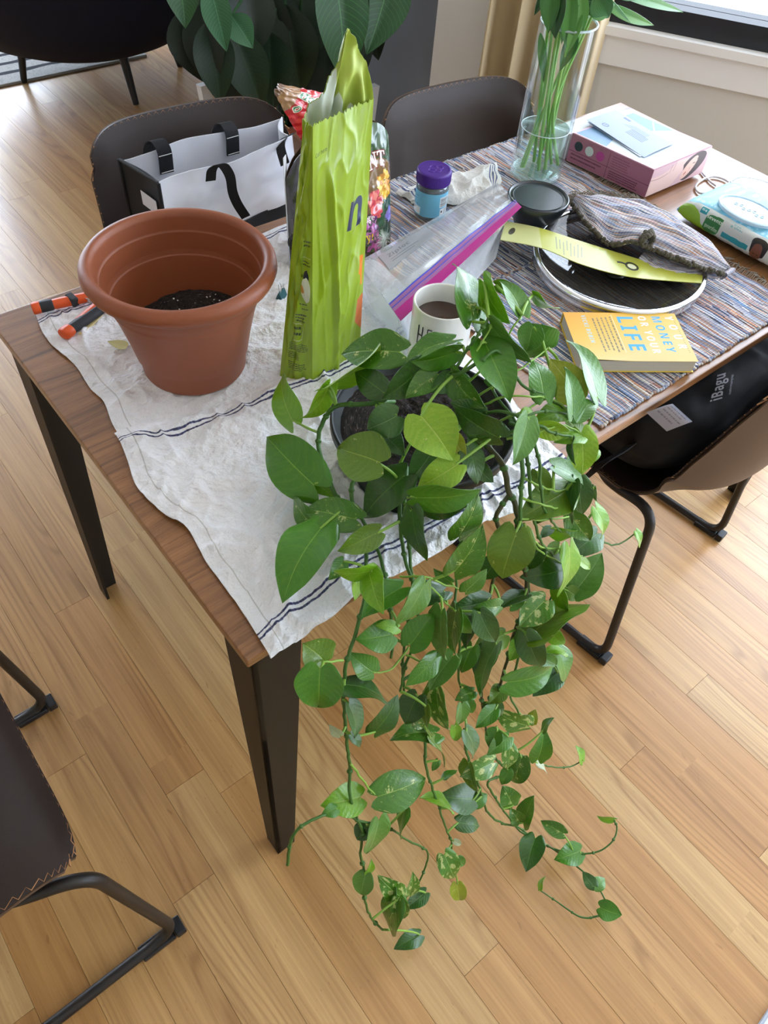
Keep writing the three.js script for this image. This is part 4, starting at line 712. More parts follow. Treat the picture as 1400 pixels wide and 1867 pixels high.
// ---------------------------------------------------------------- packs of wipes
const leafLogo = (g, x, y, s) => { g.fillStyle = '#2c7a3c'; g.beginPath(); g.moveTo(x - s, y + s * 0.5); g.quadraticCurveTo(x - s, y - s, x + s, y - s * 0.9); g.quadraticCurveTo(x + s * 1.1, y + s, x - s * 0.1, y + s); g.quadraticCurveTo(x - s * 0.8, y + s, x - s, y + s * 0.5); g.fill(); g.fillStyle = '#e8f2e0'; g.font = `bold ${s * 0.52}px sans-serif`; g.fillText('seventh', x - s * 0.86, y - s * 0.05); g.font = `${s * 0.33}px sans-serif`; g.fillText('generation', x - s * 0.8, y + s * 0.36); };
{
  const x0 = 1.160, x1 = 1.315, z0 = -0.318, z1 = -0.078, h = 0.050, y0 = TH + 0.006, cx = (x0 + x1) / 2, cz = (z0 + z1) / 2;
  const t = thing('wipes_pack', 'blue and green pack of baby wipes with a clear oval lid', 'wipes', [cx, y0, cz]);
  const bodyTop = printed(1024, 1024, (g, w, H) => { g.fillStyle = '#74b8ce'; g.fillRect(0, 0, w, H); for (let i = 0; i < 900; i++) { g.fillStyle = ['rgba(190,228,238,0.5)', 'rgba(120,195,215,0.35)'][i % 2]; g.beginPath(); g.arc(rnd() * w, rnd() * H, 6 + rnd() * 16, 0, 7); g.fill(); } g.strokeStyle = '#3f9cc4'; g.lineWidth = 8; g.beginPath(); g.ellipse(330, 150, 62, 46, 0, 0, 7); g.stroke(); g.beginPath(); g.ellipse(480, 190, 50, 36, 0, 0, 7); g.stroke(); }, 0.5, { clearcoat: 0.08 });
  const prof = (v) => { const a = v * Math.PI; return a; };
  // pillow body: closed, u around the short section, v along the length
  const body = (u, v) => { const a = u * Math.PI * 2, e = 1 - Math.pow(Math.abs(v * 2 - 1), 7), hw = (x1 - x0) / 2 * (0.86 + 0.14 * e), c = Math.cos(a), s = Math.sin(a), p = 0.42; return V(cx + hw * Math.sign(c) * Math.pow(Math.abs(c), p), y0 + h / 2 + (h / 2) * (0.12 + 0.88 * e) * Math.sign(s) * Math.pow(Math.abs(s), p) - (1 - e) * 0.012 + 0.001 * n2(u * 9, v * 12), lerp(z0, z1, v)); };
  wpart(t, 'pack_body', sheet(body, 48, 40, 0), bodyTop);
  const cap = (v) => sheet((u, k) => { const c = V(0, 0, 0), q = body(u, v), m = V(cx, q.y, q.z).setY(y0 + h / 2 - 0.012); return m.lerp(q, k); }, 24, 1); wpart(t, 'end_seal', merge([cap(0), cap(1)]), std('#9ac43a', 0.4));
  wpart(t, 'side_print', sheet((u, v) => { const q = body(lerp(0.385, 0.64, 1 - v), lerp(0.02, 0.98, u)); q.x -= 0.0007; return q; }, 40, 14), printed(1024, 300, (g, w, H) => {
    g.fillStyle = '#d8dcd8'; g.fillRect(0, 0, w, H); g.fillStyle = '#8fba2c'; g.beginPath(); g.moveTo(0, 20); g.lineTo(130, 60); g.bezierCurveTo(240, 150, 380, 260, 620, 262); g.lineTo(w, 250); g.lineTo(w, H); g.lineTo(0, H); g.fill(); g.beginPath(); g.moveTo(w, 160); g.lineTo(900, 240); g.lineTo(860, H); g.lineTo(w, H); g.fill();
    g.fillStyle = '#2a9aa6'; g.fillRect(205, 20, 66, 90); g.fillStyle = '#d8f0f0'; g.font = 'bold 44px sans-serif'; g.fillText('64', 212, 78); leafLogo(g, 350, 130, 78);
    g.fillStyle = '#5fb4b8'; g.font = 'bold 34px sans-serif'; g.fillText('free', 520, 60); g.fillText('& clear', 500, 96); g.fillStyle = '#2a9aa6'; g.fillRect(455, 140, 250, 26); para(g, 450, 190, 2, 270, 26, 10, '#8a9494');
    g.fillStyle = '#7a4630'; g.beginPath(); g.ellipse(800, 275, 66, 60, 0, 0, 7); g.fill(); g.fillStyle = '#231a18'; g.beginPath(); g.arc(792, 110, 74, 0, 7); g.fill(); g.fillStyle = '#7a4630'; g.beginPath(); g.ellipse(785, 165, 48, 56, 0.1, 0, 7); g.fill(); g.fillStyle = '#241612'; g.fillRect(762, 152, 14, 9); g.fillRect(796, 152, 14, 9); g.strokeStyle = '#4a1f18'; g.lineWidth = 5; g.beginPath(); g.arc(784, 180, 16, 0.3, 2.8); g.stroke();
  }, 0.35), 'printed side with a leaf logo and a smiling child');
  const lidM = phys('#d9ecf4', 0.12, { transmission: 0.35, thickness: 0, clearcoat: 1, clearcoatRoughness: 0.05 });
  const lidc = atY(1365, 385, y0 + h + 0.004), oval = (a, b, y, dy) => lathe([[0, dy + 0.0032], [0.7, dy + 0.0030], [0.86, dy + 0.0036], [0.94, dy + 0.0025], [1, dy]], 48).scale(a, 1, b).translate(lidc.x, y, lidc.z);
  const lid = wpart(t, 'lid', oval(0.038, 0.058, y0 + h, 0.002), lidM, 'clear oval flip lid');
  wpart(lid, 'lid_rim', new THREE.TorusGeometry(1, 0.045, 8, 64).rotateX(Math.PI / 2).scale(0.039, 0.08, 0.059).translate(lidc.x, y0 + h + 0.003, lidc.z), lidM);
  const em = []; for (let i = 0; i < 7; i++) em.push(new THREE.TorusGeometry(0.0035, 0.0007, 6, 16).rotateX(Math.PI / 2).translate(lidc.x + 0.004 * Math.sin(i * 2.1), y0 + h + 0.0056, lidc.z - 0.028 + i * 0.0093)); wpart(lid, 'embossed_script', merge(em), lidM);
}
{
  const y0 = TH + 0.001, c = atY(1376, 345, y0 + 0.03), t = thing('white_wipes_pack', 'white soft pack with an oval lid behind the blue wipes', 'wipes', [c.x, y0, c.z]);
  const w = phys('#e9ecee', 0.35, { clearcoat: 0.4 });
  const L = 0.055, body = (u, v) => { const a = u * Math.PI * 2, b = (v - 0.5) * Math.PI, p = 0.5; return V(c.x + 0.062 * Math.sign(Math.cos(a)) * Math.pow(Math.abs(Math.cos(a)), p) * Math.pow(Math.cos(b), 0.35), y0 + 0.016 + 0.016 * Math.sin(b), c.z + L * Math.sign(Math.sin(a)) * Math.pow(Math.abs(Math.sin(a)), p) * Math.pow(Math.cos(b), 0.35)); };
  wpart(t, 'pack_body', sheet(body, 48, 20), w);
  wpart(t, 'lid', lathe([[0, 0.004], [0.75, 0.0036], [0.9, 0.005], [0.97, 0.003], [1, 0]], 40).scale(0.032, 1, 0.046).rotateY(0.5).translate(c.x, y0 + 0.031, c.z), phys('#f2f4f6', 0.15, { clearcoat: 1 }));
  wpart(t, 'lid_rim', new THREE.TorusGeometry(1, 0.05, 8, 48).rotateX(Math.PI / 2).scale(0.034, 0.06, 0.048).rotateY(0.5).translate(c.x, y0 + 0.033, c.z), phys('#c9d2d8', 0.2));
}
// ---------------------------------------------------------------- black bowl, glass lid, cardboard sleeve, folded mat
{
  const y0 = TH + 0.006, t = thing('black_bowl', 'small black flared bowl between the vase and the glass lid', 'bowl', [0.889, y0, -0.435]);
  const m = phys('#20262a', 0.3, { clearcoat: 0.3 });
  part(t, 'bowl', lathe([[0, 0], [0.026, 0], [0.030, 0.003], [0.036, 0.018], [0.048, 0.042], [0.053, 0.052], [0.0555, 0.060], [0.0555, 0.065], [0.0535, 0.0668], [0.0515, 0.0655], [0.050, 0.0625], [0, 0.0615]], 72), m);
  part(t, 'inset_disc', lathe([[0, 0.0632], [0.044, 0.0632], [0.0455, 0.0645], [0.0468, 0.0642], [0.0468, 0.0618]], 64), phys('#252d32', 0.3));
}
const LIDC = V(0.918, 0, -0.257);
{
  const y0 = TH + 0.006, t = thing('pan_cover', 'large dark glass pan lid with a steel rim and black knob on the placemat', 'lid', [LIDC.x, y0, LIDC.z]);
  t.rotation.set(0.035, 0, 0.035);
  const R = 0.147, dark = new THREE.MeshPhysicalMaterial({ color: '#8f8a84', roughness: 0.05, clearcoat: 0.2, clearcoatRoughness: 0.05, transmission: 0.9, thickness: 0, side: THREE.DoubleSide });
  part(t, 'glass', lathe([[0, 0.011], [0.05, 0.0125], [0.09, 0.017], [0.12, 0.0225], [0.135, 0.0275], [R - 0.004, 0.030]], 96), dark);
  part(t, 'steel_rim', lathe([[R - 0.006, 0.0305], [R - 0.004, 0.033], [R + 0.0005, 0.0325], [R + 0.003, 0.030], [R + 0.003, 0.026], [R + 0.001, 0.024], [R - 0.001, 0.020], [R + 0.0015, 0.017], [R + 0.0015, 0.012], [R - 0.004, 0.008], [R - 0.006, 0.009], [R - 0.003, 0.013], [R - 0.004, 0.022], [R - 0.006, 0.0275]], 128), std('#e8eaec', 0.12, { metalness: 1 }));
  part(t, 'knob', lathe([[0, 0.002], [0.019, 0.002], [0.022, 0.005], [0.022, 0.010], [0.016, 0.014], [0.013, 0.017], [0, 0.0175]], 40).translate(-0.012, 0.004, 0.008), std('#0e0f10', 0.3));
}
{
  const h = TH + 0.046, A = (px, py, y) => atY(px, py, y ?? h), t = thing('cardboard_sleeve', 'yellow-green cardboard sleeve with a hang hole lying across the glass lid', 'sleeve', [LIDC.x - 0.03, TH + 0.04, LIDC.z]);
  const m = printed(1024, 128, (g, w, H) => { g.fillStyle = '#b9bc46'; g.fillRect(0, 0, w, H); g.fillStyle = '#c9cb86'; g.fillRect(0, 0, 210, H); g.fillStyle = '#3c3a24'; g.beginPath(); g.ellipse(50, 60, 15, 26, 0.5, 0, 7); g.fill(); for (let i = 0; i < 8; i++) { g.fillStyle = '#7f8048'; g.fillRect(285 + i * 17, 26 + (i % 3) * 8, 5, 74 - (i % 2) * 18); } g.strokeStyle = '#1f1f18'; g.lineWidth = 9; g.beginPath(); g.ellipse(640, 62, 27, 20, 0.2, 0, 7); g.stroke(); g.beginPath(); g.moveTo(614, 58); g.quadraticCurveTo(590, 50, 572, 58); g.stroke(); g.fillStyle = '#e8e8c8'; g.beginPath(); g.ellipse(640, 62, 20, 13, 0.2, 0, 7); g.fill(); }, 0.4);
  const up = new THREE.CatmullRomCurve3([A(921, 404), A(980, 418), A(1060, 445, h - 0.002), A(1140, 470, h - 0.006), A(1220, 492, h - 0.010), A(1281, 503, h - 0.012)]), lo = new THREE.CatmullRomCurve3([A(912, 438), A(985, 455), A(1060, 487, h - 0.002), A(1140, 508, h - 0.006), A(1220, 515, h - 0.010), A(1279, 517, h - 0.012)]);
  wpart(t, 'sleeve', sheet((u, v) => up.getPoint(u).lerp(lo.getPoint(u), 1 - v).add(V(0, 0.004 * Math.sin(u * Math.PI), 0)), 60, 4, 0.0012), m);
  const ea = A(1281, 503, h - 0.012), eb = A(1279, 517, h - 0.012);
  wpart(t, 'folded_end', sheet((u, v) => ea.clone().lerp(eb, u).add(V(0.004 * v, -0.026 * v, 0.004 * v)), 4, 4, 0.0012), std('#3c3b22', 0.6));
}
{
  const t = thing('folded_placemat', 'third striped woven placemat bunched up over the glass lid', 'placemat', [1.02, TH + 0.02, -0.25]);
  // outline: upper layer runs from the lid (left) to a fold at the right, then a lower layer runs back underneath
  const H = TH + 0.062, A = (px, py, y) => atY(px, py, y);
  const backL = A(1052, 360, TH + 0.055), backR = A(1330, 492, TH + 0.03), back = new THREE.CatmullRomCurve3([backL, A(1100, 356, TH + 0.062), A(1170, 366, TH + 0.066), A(1240, 400, TH + 0.062), A(1300, 445, TH + 0.052), backR]);
  const front = new THREE.CatmullRomCurve3([A(1042, 372, TH + 0.05), A(1075, 412, TH + 0.060), A(1120, 445, TH + 0.056), A(1178, 452, TH + 0.062), A(1250, 476, TH + 0.056), A(1318, 500, TH + 0.040)]);
  const mm = matM.clone(); mm.map = matTex.clone(); mm.map.rotation = Math.PI / 2; mm.map.repeat.set(0.45, 0.9); mm.map.needsUpdate = true; mm.bumpMap = null;
  wpart(t, 'upper_layer', sheet((u, v) => { const q = back.getPoint(u).lerp(front.getPoint(u), v); q.y += 0.012 * Math.sin(v * Math.PI) + 0.003 * n2(u * 5, v * 4) + 0.010 * Math.exp(-(((u - 0.5) / 0.09) ** 2)) * smooth(0.5, 1, v) - 0.004 * Math.exp(-(((u - 0.36) / 0.08) ** 2)) * smooth(0.6, 1, v); return q; }, 90, 40, 0.004), mm);
  const f2 = new THREE.CatmullRomCurve3([A(1165, 470, TH + 0.045), A(1200, 492, TH + 0.040), A(1260, 500, TH + 0.036), A(1312, 508, TH + 0.022)]), b2 = new THREE.CatmullRomCurve3([A(1200, 440, TH + 0.040), A(1240, 460, TH + 0.040), A(1300, 482, TH + 0.034), A(1330, 495, TH + 0.026)]);
  wpart(t, 'lower_layer', sheet((u, v) => { const q = b2.getPoint(u).lerp(f2.getPoint(u), v); q.y += 0.004 * Math.sin(v * Math.PI) + 0.002 * n2(u * 6, v * 4); return q; }, 50, 20, 0.004), mm);
  wpart(t, 'fold', sheet((u, v) => { const a = v * Math.PI, p = back.getPoint(1).lerp(front.getPoint(1), u), q = b2.getPoint(1).lerp(f2.getPoint(1), u); return p.clone().lerp(q, (1 - Math.cos(a)) / 2).add(V(0.010 * Math.sin(a), 0, 0.002 * Math.sin(a))); }, 12, 12, 0.003), mm);
  // curled hem lump and knotted hem along the front edge
  const hem = []; for (let i = 0; i < 150; i++) { const k = i / 149, q = front.getPoint(k); q.y += 0.010 * Math.exp(-(((k - 0.5) / 0.09) ** 2)) - 0.004 * Math.exp(-(((k - 0.36) / 0.08) ** 2)); hem.push(new THREE.IcosahedronGeometry(rr(0.0025, 0.0042), 1).translate(q.x + rr(-0.002, 0.002), q.y - 0.001 + rr(-0.002, 0.003), q.z + rr(0, 0.003))); }
  const curl = A(1180, 435, TH + 0.074), cg = []; for (let i = 0; i < 130; i++) { const a = rr(0, 6.28), k = rnd(); cg.push(new THREE.IcosahedronGeometry(rr(0.0025, 0.004), 1).translate(curl.x + 0.011 * Math.cos(a) + 0.012 * (k - 0.5), curl.y + 0.011 * Math.sin(a), curl.z - 0.014 * (k - 0.5) + 0.003 * Math.cos(a))); }
  const hm = wpart(t, 'knotted_hem', merge([...hem, ...cg]), std('#77705f', 0.95, { map: grainTex })); hm.userData.kind = 'stuff';
  const fr = [], fp = (p, d, n) => { for (let i = 0; i < n; i++) { const s = p(rnd()), l = rr(0.012, 0.028); fr.push(polytube([s, s.clone().add(V(d.x * l * 0.5 + rr(-0.006, 0.006), rr(-0.002, 0.006), d.z * l * 0.5 + rr(-0.006, 0.006))), s.clone().add(V(d.x * l + rr(-0.008, 0.008), rr(-0.012, 0), d.z * l + rr(-0.008, 0.008)))], 0.0008, 4)); } };
  fp((k) => back.getPoint(0).lerp(front.getPoint(0), k), V(-0.7, 0, -0.5), 46); fp((k) => back.getPoint(k * 0.45), V(0.1, 0, -1), 70);
  const f = wpart(t, 'fringe', merge(fr), fringeM); f.userData.kind = 'stuff';
}
// ---------------------------------------------------------------- the yellow book
{
  const y0 = TH + 0.006, h = 0.021, A = (px, py, y) => atY(px, py, y), c = [A(1016, 573, y0 + h), A(1228, 578, y0 + h), A(1274, 653, y0 + h), A(1068, 654, y0 + h)];
  // squared up: long side along c3 -> c2
  const ex = c[2].clone().sub(c[3]).add(c[1].clone().sub(c[0])).multiplyScalar(0.5), len = ex.length(); ex.normalize(); const ez = V(-ex.z, 0, ex.x), wid = 0.119, o = c[0].clone().add(c[3]).multiplyScalar(0.5).addScaledVector(ez, -wid / 2);
  const P = (a, b, y) => o.clone().addScaledVector(ex, a * len).addScaledVector(ez, b * wid).setY(y);
  const t = thing('yellow_book', 'yellow paperback about money and life lying face up on the placemat', 'book', [P(0.5, 0.5, 0).x, y0, P(0.5, 0.5, 0).z]);
  const ring = (a0, a1, b0, b1, y) => [P(a0, b1, y), P(a1, b1, y), P(a1, b0, y), P(a0, b0, y)];
  const pg = wpart(t, 'pages', hull8(ring(0.012, 0.988, 0.02, 0.985, y0 + 0.001), ring(0.012, 0.988, 0.02, 0.985, y0 + h - 0.001)), std('#d9d4c8', 0.8, { map: canvasTex(64, 256, (g, w, H) => { g.fillStyle = '#e8e4da'; g.fillRect(0, 0, w, H); for (let i = 0; i < H; i += 2) { g.fillStyle = `rgba(120,112,98,${0.15 + 0.25 * rnd()})`; g.fillRect(0, i, w, 1); } }) }));
  wpart(t, 'back_cover', hull8(ring(0, 1, 0, 1, y0), ring(0, 1, 0, 1, y0 + 0.001)), std('#e2c24a', 0.5));
  wpart(t, 'spine', hull8(ring(0, 1, 0, 0.012, y0 + 0.001), ring(0, 1, 0, 0.012, y0 + h)), std('#e0b93a', 0.5));
  const cover = printed(1024, 660, (g, w, H) => {            // x along the long side, y towards the fore-edge; the title reads across the short side
    const gr = g.createLinearGradient(0, 0, w * 0.3, H); gr.addColorStop(0, '#e09a00'); gr.addColorStop(0.4, '#e0ae2c'); gr.addColorStop(1, '#dcc078'); g.fillStyle = gr; g.fillRect(0, 0, w, H);
    const T = (s, x, size, c, b = 'bold', sp = 0) => { g.save(); g.translate(x, 40); g.rotate(Math.PI / 2); g.font = `${b} ${size}px sans-serif`; g.fillStyle = c; let q = 0; for (const ch of s) { g.fillText(ch, q, 0); q += g.measureText(ch).width + sp; } g.restore(); };
    T('LIFE', 470, 205, '#2f9fe0', 'bold', 26); T('OR YOUR', 665, 96, '#dfe4ea', 'bold', 17); T('MONEY', 790, 112, '#2f9fe0', 'bold', 24); T('YOUR', 915, 104, '#dfe4ee', 'bold', 58);
    g.fillStyle = 'rgba(90,86,70,0.75)'; for (let i = 0; i < 5; i++) { let q = 60 + i * 6; while (q < 520) { const l = 12 + rnd() * 30; g.fillRect(400 - i * 40, q, 14, l); q += l + 9; } }
    T('VICKI ROBIN', 150, 54, '#a9c9d6', 'bold', 6); g.fillStyle = '#e9e2c8'; g.fillRect(425, 30, 4, 520); g.fillStyle = '#d7a0b8'; g.fillRect(70, 560, 22, 22); for (let i = 0; i < 20; i++) { g.fillStyle = 'rgba(90,80,40,0.6)'; g.fillRect(985, 40 + i * 26, 6, 12); }
  }, 0.6, { clearcoat: 0 });
  const cv = wpart(t, 'front_cover', sheet((u, v) => { const q = P(u, v, y0 + h + 0.0005); q.y += 0.004 * Math.pow(v, 3) * (1 - smooth(0, 0.5, u)); return q; }, 20, 8, 0.0006), cover);
  const uv = cv.geometry.attributes.uv; for (let i = 0; i < uv.count; i++) uv.setY(i, 1 - uv.getY(i));
}
// ---------------------------------------------------------------- mug with coffee
{
  const cx = 0.485, cz = -0.246, y0 = TH + 0.007, H = 0.116, R = 0.0435, t = thing('coffee_mug', 'white mug with thin black lettering, half full of coffee', 'mug', [cx, y0, cz]);
  const cer = new THREE.MeshPhysicalMaterial({ color: '#e6e6e0', roughness: 0.2, clearcoat: 0.7, clearcoatRoughness: 0.08, side: THREE.DoubleSide });
  part(t, 'cup', lathe([[0, 0.003], [0.030, 0.003], [0.032, 0], [0.036, 0.0005], [0.040, 0.005], [0.0425, 0.02], [R, 0.06], [R - 0.001, 0.102], [R - 0.0005, H - 0.002], [R - 0.0022, H], [R - 0.0045, H - 0.002], [R - 0.0055, 0.09], [R - 0.005, 0.05], [0.037, 0.012], [0, 0.008]], 80), cer);
  part(t, 'handle', tube([V(R - 0.003, 0.088, 0), V(R + 0.018, 0.092, 0), V(R + 0.034, 0.078, 0), V(R + 0.036, 0.052, 0), V(R + 0.026, 0.028, 0), V(R - 0.003, 0.018, 0)], 0.0062, 40, 12).scale(1, 1, 0.8).rotateY(-0.15), cer);
  part(t, 'coffee', new THREE.CircleGeometry(R - 0.0053, 48).rotateX(-Math.PI / 2).translate(0, 0.088, 0), phys('#3b2012', 0.08, { clearcoat: 0.5 }));
  const lt = canvasTex(512, 256, (g, w, h) => { g.clearRect(0, 0, w, h); g.fillStyle = '#fff'; g.fillRect(0, 0, w, h); });
  const strokes = { H: [[0, 0, 0, 1], [0.45, 0, 0.45, 1], [0, 0.52, 0.45, 0.52]], E: [[0, 0, 0, 1], [0, 0, 0.4, 0], [0, 0.52, 0.34, 0.52], [0, 1, 0.4, 1]], Y: [[0, 1, 0.25, 0.5], [0.5, 1, 0.25, 0.5], [0.25, 0.5, 0.25, 0]] };
  const bars = []; let q = 0; for (const ch of 'HEY') { for (const [x0, a0, x1, a1] of strokes[ch]) { const pts = []; for (let i = 0; i <= 6; i++) { const k = i / 6, s = (q + lerp(x0, x1, k) * 0.016) / R, a = 3.16 + s; pts.push(V((R + 0.0001) * Math.cos(a), 0.064 + 0.030 * lerp(a0, a1, k), -(R + 0.0001) * Math.sin(a))); } bars.push(polytube(pts, 0.0008, 5)); } q += 0.0155; }
  part(t, 'lettering', merge(bars), std('#1a1a1a', 0.5), 'thin black lettering reading HEY');
}
// ---------------------------------------------------------------- zip bag
{
  const t = thing('zip_bag', 'clear plastic zip bag with a magenta zip strip propped behind the mug', 'bag', [0.70, TH, -0.46]);
  const A = (px, py, y) => atY(px, py, y), a = A(652, 478, TH + 0.060), b = A(906, 333, TH + 0.05), c = A(948, 376, TH + 0.074), d = A(726, 580, TH + 0.088);
  const film = phys('#fbfdff', 0.2, { transmission: 0.74, thickness: 0, clearcoat: 1, clearcoatRoughness: 0.08 });
  const crink = (u, v) => 0.010 * Math.sin(u * Math.PI) * Math.sin(v * Math.PI) + 0.003 * ridge(u * 2.2, v * 1.6 + 2) + 0.0006 * n2(u * 7, v * 5);
  wpart(t, 'top_film', sheet((u, v) => { const q = a.clone().lerp(b, u).lerp(d.clone().lerp(c, u), v); q.y += crink(u, v) * Math.min(1, v * 8, (1 - v) * 3 + 0.05); return q; }, 60, 36, 0.0004), film);
  const ga = A(664, 562, TH + 0.010), gb = A(925, 372, TH + 0.008), gc = A(905, 470, TH + 0.010), gd = A(752, 640, TH + 0.009);
  wpart(t, 'end_film', sheet((u, v) => { const q = a.clone().lerp(d, u).lerp(ga.clone().lerp(gd, u), v); q.x -= 0.012 * Math.sin(u * Math.PI) * Math.sin(v * Math.PI); return q; }, 16, 16, 0.0004), film);
  wpart(t, 'bottom_film', sheet((u, v) => { const q = ga.clone().lerp(gb, u).lerp(gd.clone().lerp(gc, u), v); q.y += 0.002 * n2(u * 6, v * 6) + 0.002; return q; }, 20, 12, 0.0004), film);
  wpart(t, 'front_film', sheet((u, v) => { const q = d.clone().lerp(c, u).lerp(gd.clone().lerp(gc, u), v); q.z -= 0.010 * Math.sin(v * Math.PI) * (1 + 0.4 * n2(u * 7, v)); return q; }, 40, 14, 0.0004), film);
  const band = (v0, v1, off) => sheet((u, v) => { const k = lerp(v0, v1, v); const q = a.clone().lerp(b, u).lerp(d.clone().lerp(c, u), k); q.y += crink(u, Math.min(k, 1)) * Math.min(1, Math.max(0, 1 - k) * 3 + 0.05) + off; return q; }, 60, 3, 0.0008);
  wpart(t, 'zip_strip', band(0.91, 1.05, 0.0012), phys('#b51f86', 0.3, { clearcoat: 0.6 }), 'magenta zip strip');
  wpart(t, 'zip_strip', band(0.79, 0.91, 0.0010), phys('#c98bc4', 0.3, { transmission: 0.5, thickness: 0 }), 'pale pink band above the zip');
  wpart(t, 'zip_line', band(0.785, 0.80, 0.0016), phys('#3846b8', 0.35), 'blue line along the zip');
  wpart(t, 'zip_line', band(0.85, 0.858, 0.0018), phys('#3846b8', 0.35), 'blue line along the zip');
  wpart(t, 'write_on_patch', flipV(sheet((u, v) => { const uu = lerp(0.10, 0.42, u), vv = lerp(0.12, 0.42, v); const q = a.clone().lerp(b, uu).lerp(d.clone().lerp(c, uu), vv); q.y += crink(uu, vv) + 0.0012; return q; }, 12, 8, 0.0003)), printed(256, 128, (g, w, h) => { g.fillStyle = '#d8dde2'; g.fillRect(0, 0, w, h); g.fillStyle = '#9aa2ac'; g.font = 'bold 40px sans-serif'; g.fillText('Ziploc', 30, 56); g.fillRect(30, 74, 150, 5); g.fillRect(30, 92, 120, 5); }, 0.4, { transmission: 0.5, thickness: 0 }), 'frosted writing patch');
}

// ---------------------------------------------------------------- dark tote on the near chair
{
  const t = thing('dark_tote', 'black shopping tote with pale lettering lying on the near-side chair', 'bag', [1.0, 0.47, -0.14]);
  const m = std('#0b0c13', 0.8, { side: THREE.DoubleSide, bumpMap: rep(weaveTex, 8, 8), bumpScale: 0.0003 });
  const c = V(1.01, 0.562, -0.125), body = (u, v) => { const a = u * Math.PI * 2, b = (v - 0.5) * Math.PI, p = 0.55, cb = Math.pow(Math.max(0, Math.cos(b)), 0.45); const x = 0.205 * Math.sign(Math.cos(a)) * Math.pow(Math.abs(Math.cos(a)), p) * cb, z = 0.150 * Math.sign(Math.sin(a)) * Math.pow(Math.abs(Math.sin(a)), p) * cb, y = 0.106 * Math.sin(b); const n = 0.012 * n3(x * 9, y * 9, z * 9) + 0.005 * n3(x * 26, y * 26, z * 26); return V(c.x + x * (1 + n * 4) - 0.02 * y, c.y + y + n * 0.6 + 0.02 * Math.max(0, x), c.z + z * (1 + n * 4) + 0.20 * (y + 0.06) * (z > 0 ? 1 : 0.3)); };
  wpart(t, 'bag_body', sheet(body, 72, 36), m);
  wpart(t, 'handle', strap([atZ(1150, 812, -0.05), atZ(1128, 828, -0.03), atZ(1098, 846, -0.03), atZ(1072, 866, -0.045), atZ(1048, 882, -0.07), atZ(1015, 894, -0.11)], 0.03, 0.002, V(0, 0.8, 0.6).normalize()), m);
  const txt = printed(256, 512, (g, w, h) => { g.clearRect(0, 0, w, h); g.fillStyle = '#a9a9b4'; g.save(); g.translate(150, 500); g.rotate(-Math.PI / 2); g.font = 'bold 118px sans-serif'; g.fillText('iBagu', 10, 0); g.font = '22px sans-serif'; g.fillText('reusable shopping bags', 40, 60); g.restore(); }, 0.8, { clearcoat: 0, transparent: true });
  const bag = t.children[0]; t.updateMatrixWorld(true); const rc = new THREE.Raycaster();
  const onBag = (px, py) => { rc.set(CAM, ray(px, py).normalize()); const h = rc.intersectObject(bag); return h.length ? h[0].point.addScaledVector(rc.ray.direction, -0.0012) : atX(px, py, 0.9); };
  wpart(t, 'lettering', sheet((u, v) => onBag(lerp(lerp(1278, 1342, u), lerp(1292, 1352, u), v), lerp(lerp(742, 724, u), lerp(662, 644, u), v)), 10, 10, 0.0005), txt, 'pale printed lettering');
}
{
  const P = (px, py, z) => atZ(px, py, z), t = thing('leaflet', 'curled white paper leaflet poking out of the black tote', 'leaflet', [0.82, 0.6, 0.01]);
  const a = P(1178, 752, 0.012), b = P(1222, 742, 0.005), c = P(1258, 772, 0.022), d = P(1215, 786, 0.026);
  wpart(t, 'paper', sheet((u, v) => { const q = a.clone().lerp(b, v).lerp(d.clone().lerp(c, v), u); q.y += 0.020 * Math.sin(v * Math.PI); q.z += 0.012 * Math.sin(v * Math.PI); return q; }, 12, 16, 0.0006), printed(128, 128, (g, w, h) => { g.fillStyle = '#62626b'; g.fillRect(0, 0, w, h); para(g, 10, 14, 8, 100, 13, 4, '#3c3c46'); }, 0.7));
}
// ---------------------------------------------------------------- yellowed leaf on the towel
{
  const m = std('#c9c58a', 0.55, { side: THREE.DoubleSide });
  const a = atY(232, 632, TH + 0.010), b = atY(197, 625, TH + 0.012), t = thing('fallen_leaf', 'pale yellow fallen leaf on the towel against the terracotta pot', 'leaf', [a.x, TH + 0.008, a.z]);
  const Y = b.clone().sub(a), X = V(Y.z, 0, -Y.x).normalize();
  wpart(t, 'blade', sheet((u, v) => a.clone().addScaledVector(Y, v).addScaledVector(X, (u - 0.5) * 0.020 * Math.pow(Math.sin(Math.PI * Math.pow(clamp(v * 0.9 + 0.1), 0.7)), 0.9)).add(V(0, 0.002 * Math.abs(u - 0.5) + 0.002 * v, 0)), 8, 12, 0.0004), m);
}
// ---------------------------------------------------------------- navy armchair and striped rug
{
  const t = thing('navy_armchair', 'dark navy rounded armchair on dark wooden legs at the rug corner', 'armchair', [1.18, 0, -3.22]);
  const navy = phys('#070920', 0.9);
  const seg = (pts) => lathe(pts, 64);
  part(t, 'tub_shell', seg([[0, 0.19], [0.24, 0.19], [0.36, 0.20], [0.44, 0.235], [0.50, 0.31], [0.525, 0.43], [0.53, 0.60], [0.525, 0.72], [0.505, 0.75], [0.47, 0.74], [0.455, 0.68], [0.45, 0.50], [0.43, 0.42], [0, 0.42]]), navy);
  part(t, 'seat_cushion', seg([[0, 0.42], [0.40, 0.42], [0.43, 0.44], [0.43, 0.49], [0.40, 0.515], [0, 0.525]]), navy);
  const wood = std('#151211', 0.45);
  for (const [x, z] of [[0.044, 0.317], [-0.268, -0.111], [0.40, 0.06], [0.08, -0.37]]) part(t, 'leg', polytube([V(x, 0, z), V(x * 0.86, 0.225, z * 0.86)], (k) => lerp(0.013, 0.021, k), 12), wood);
}
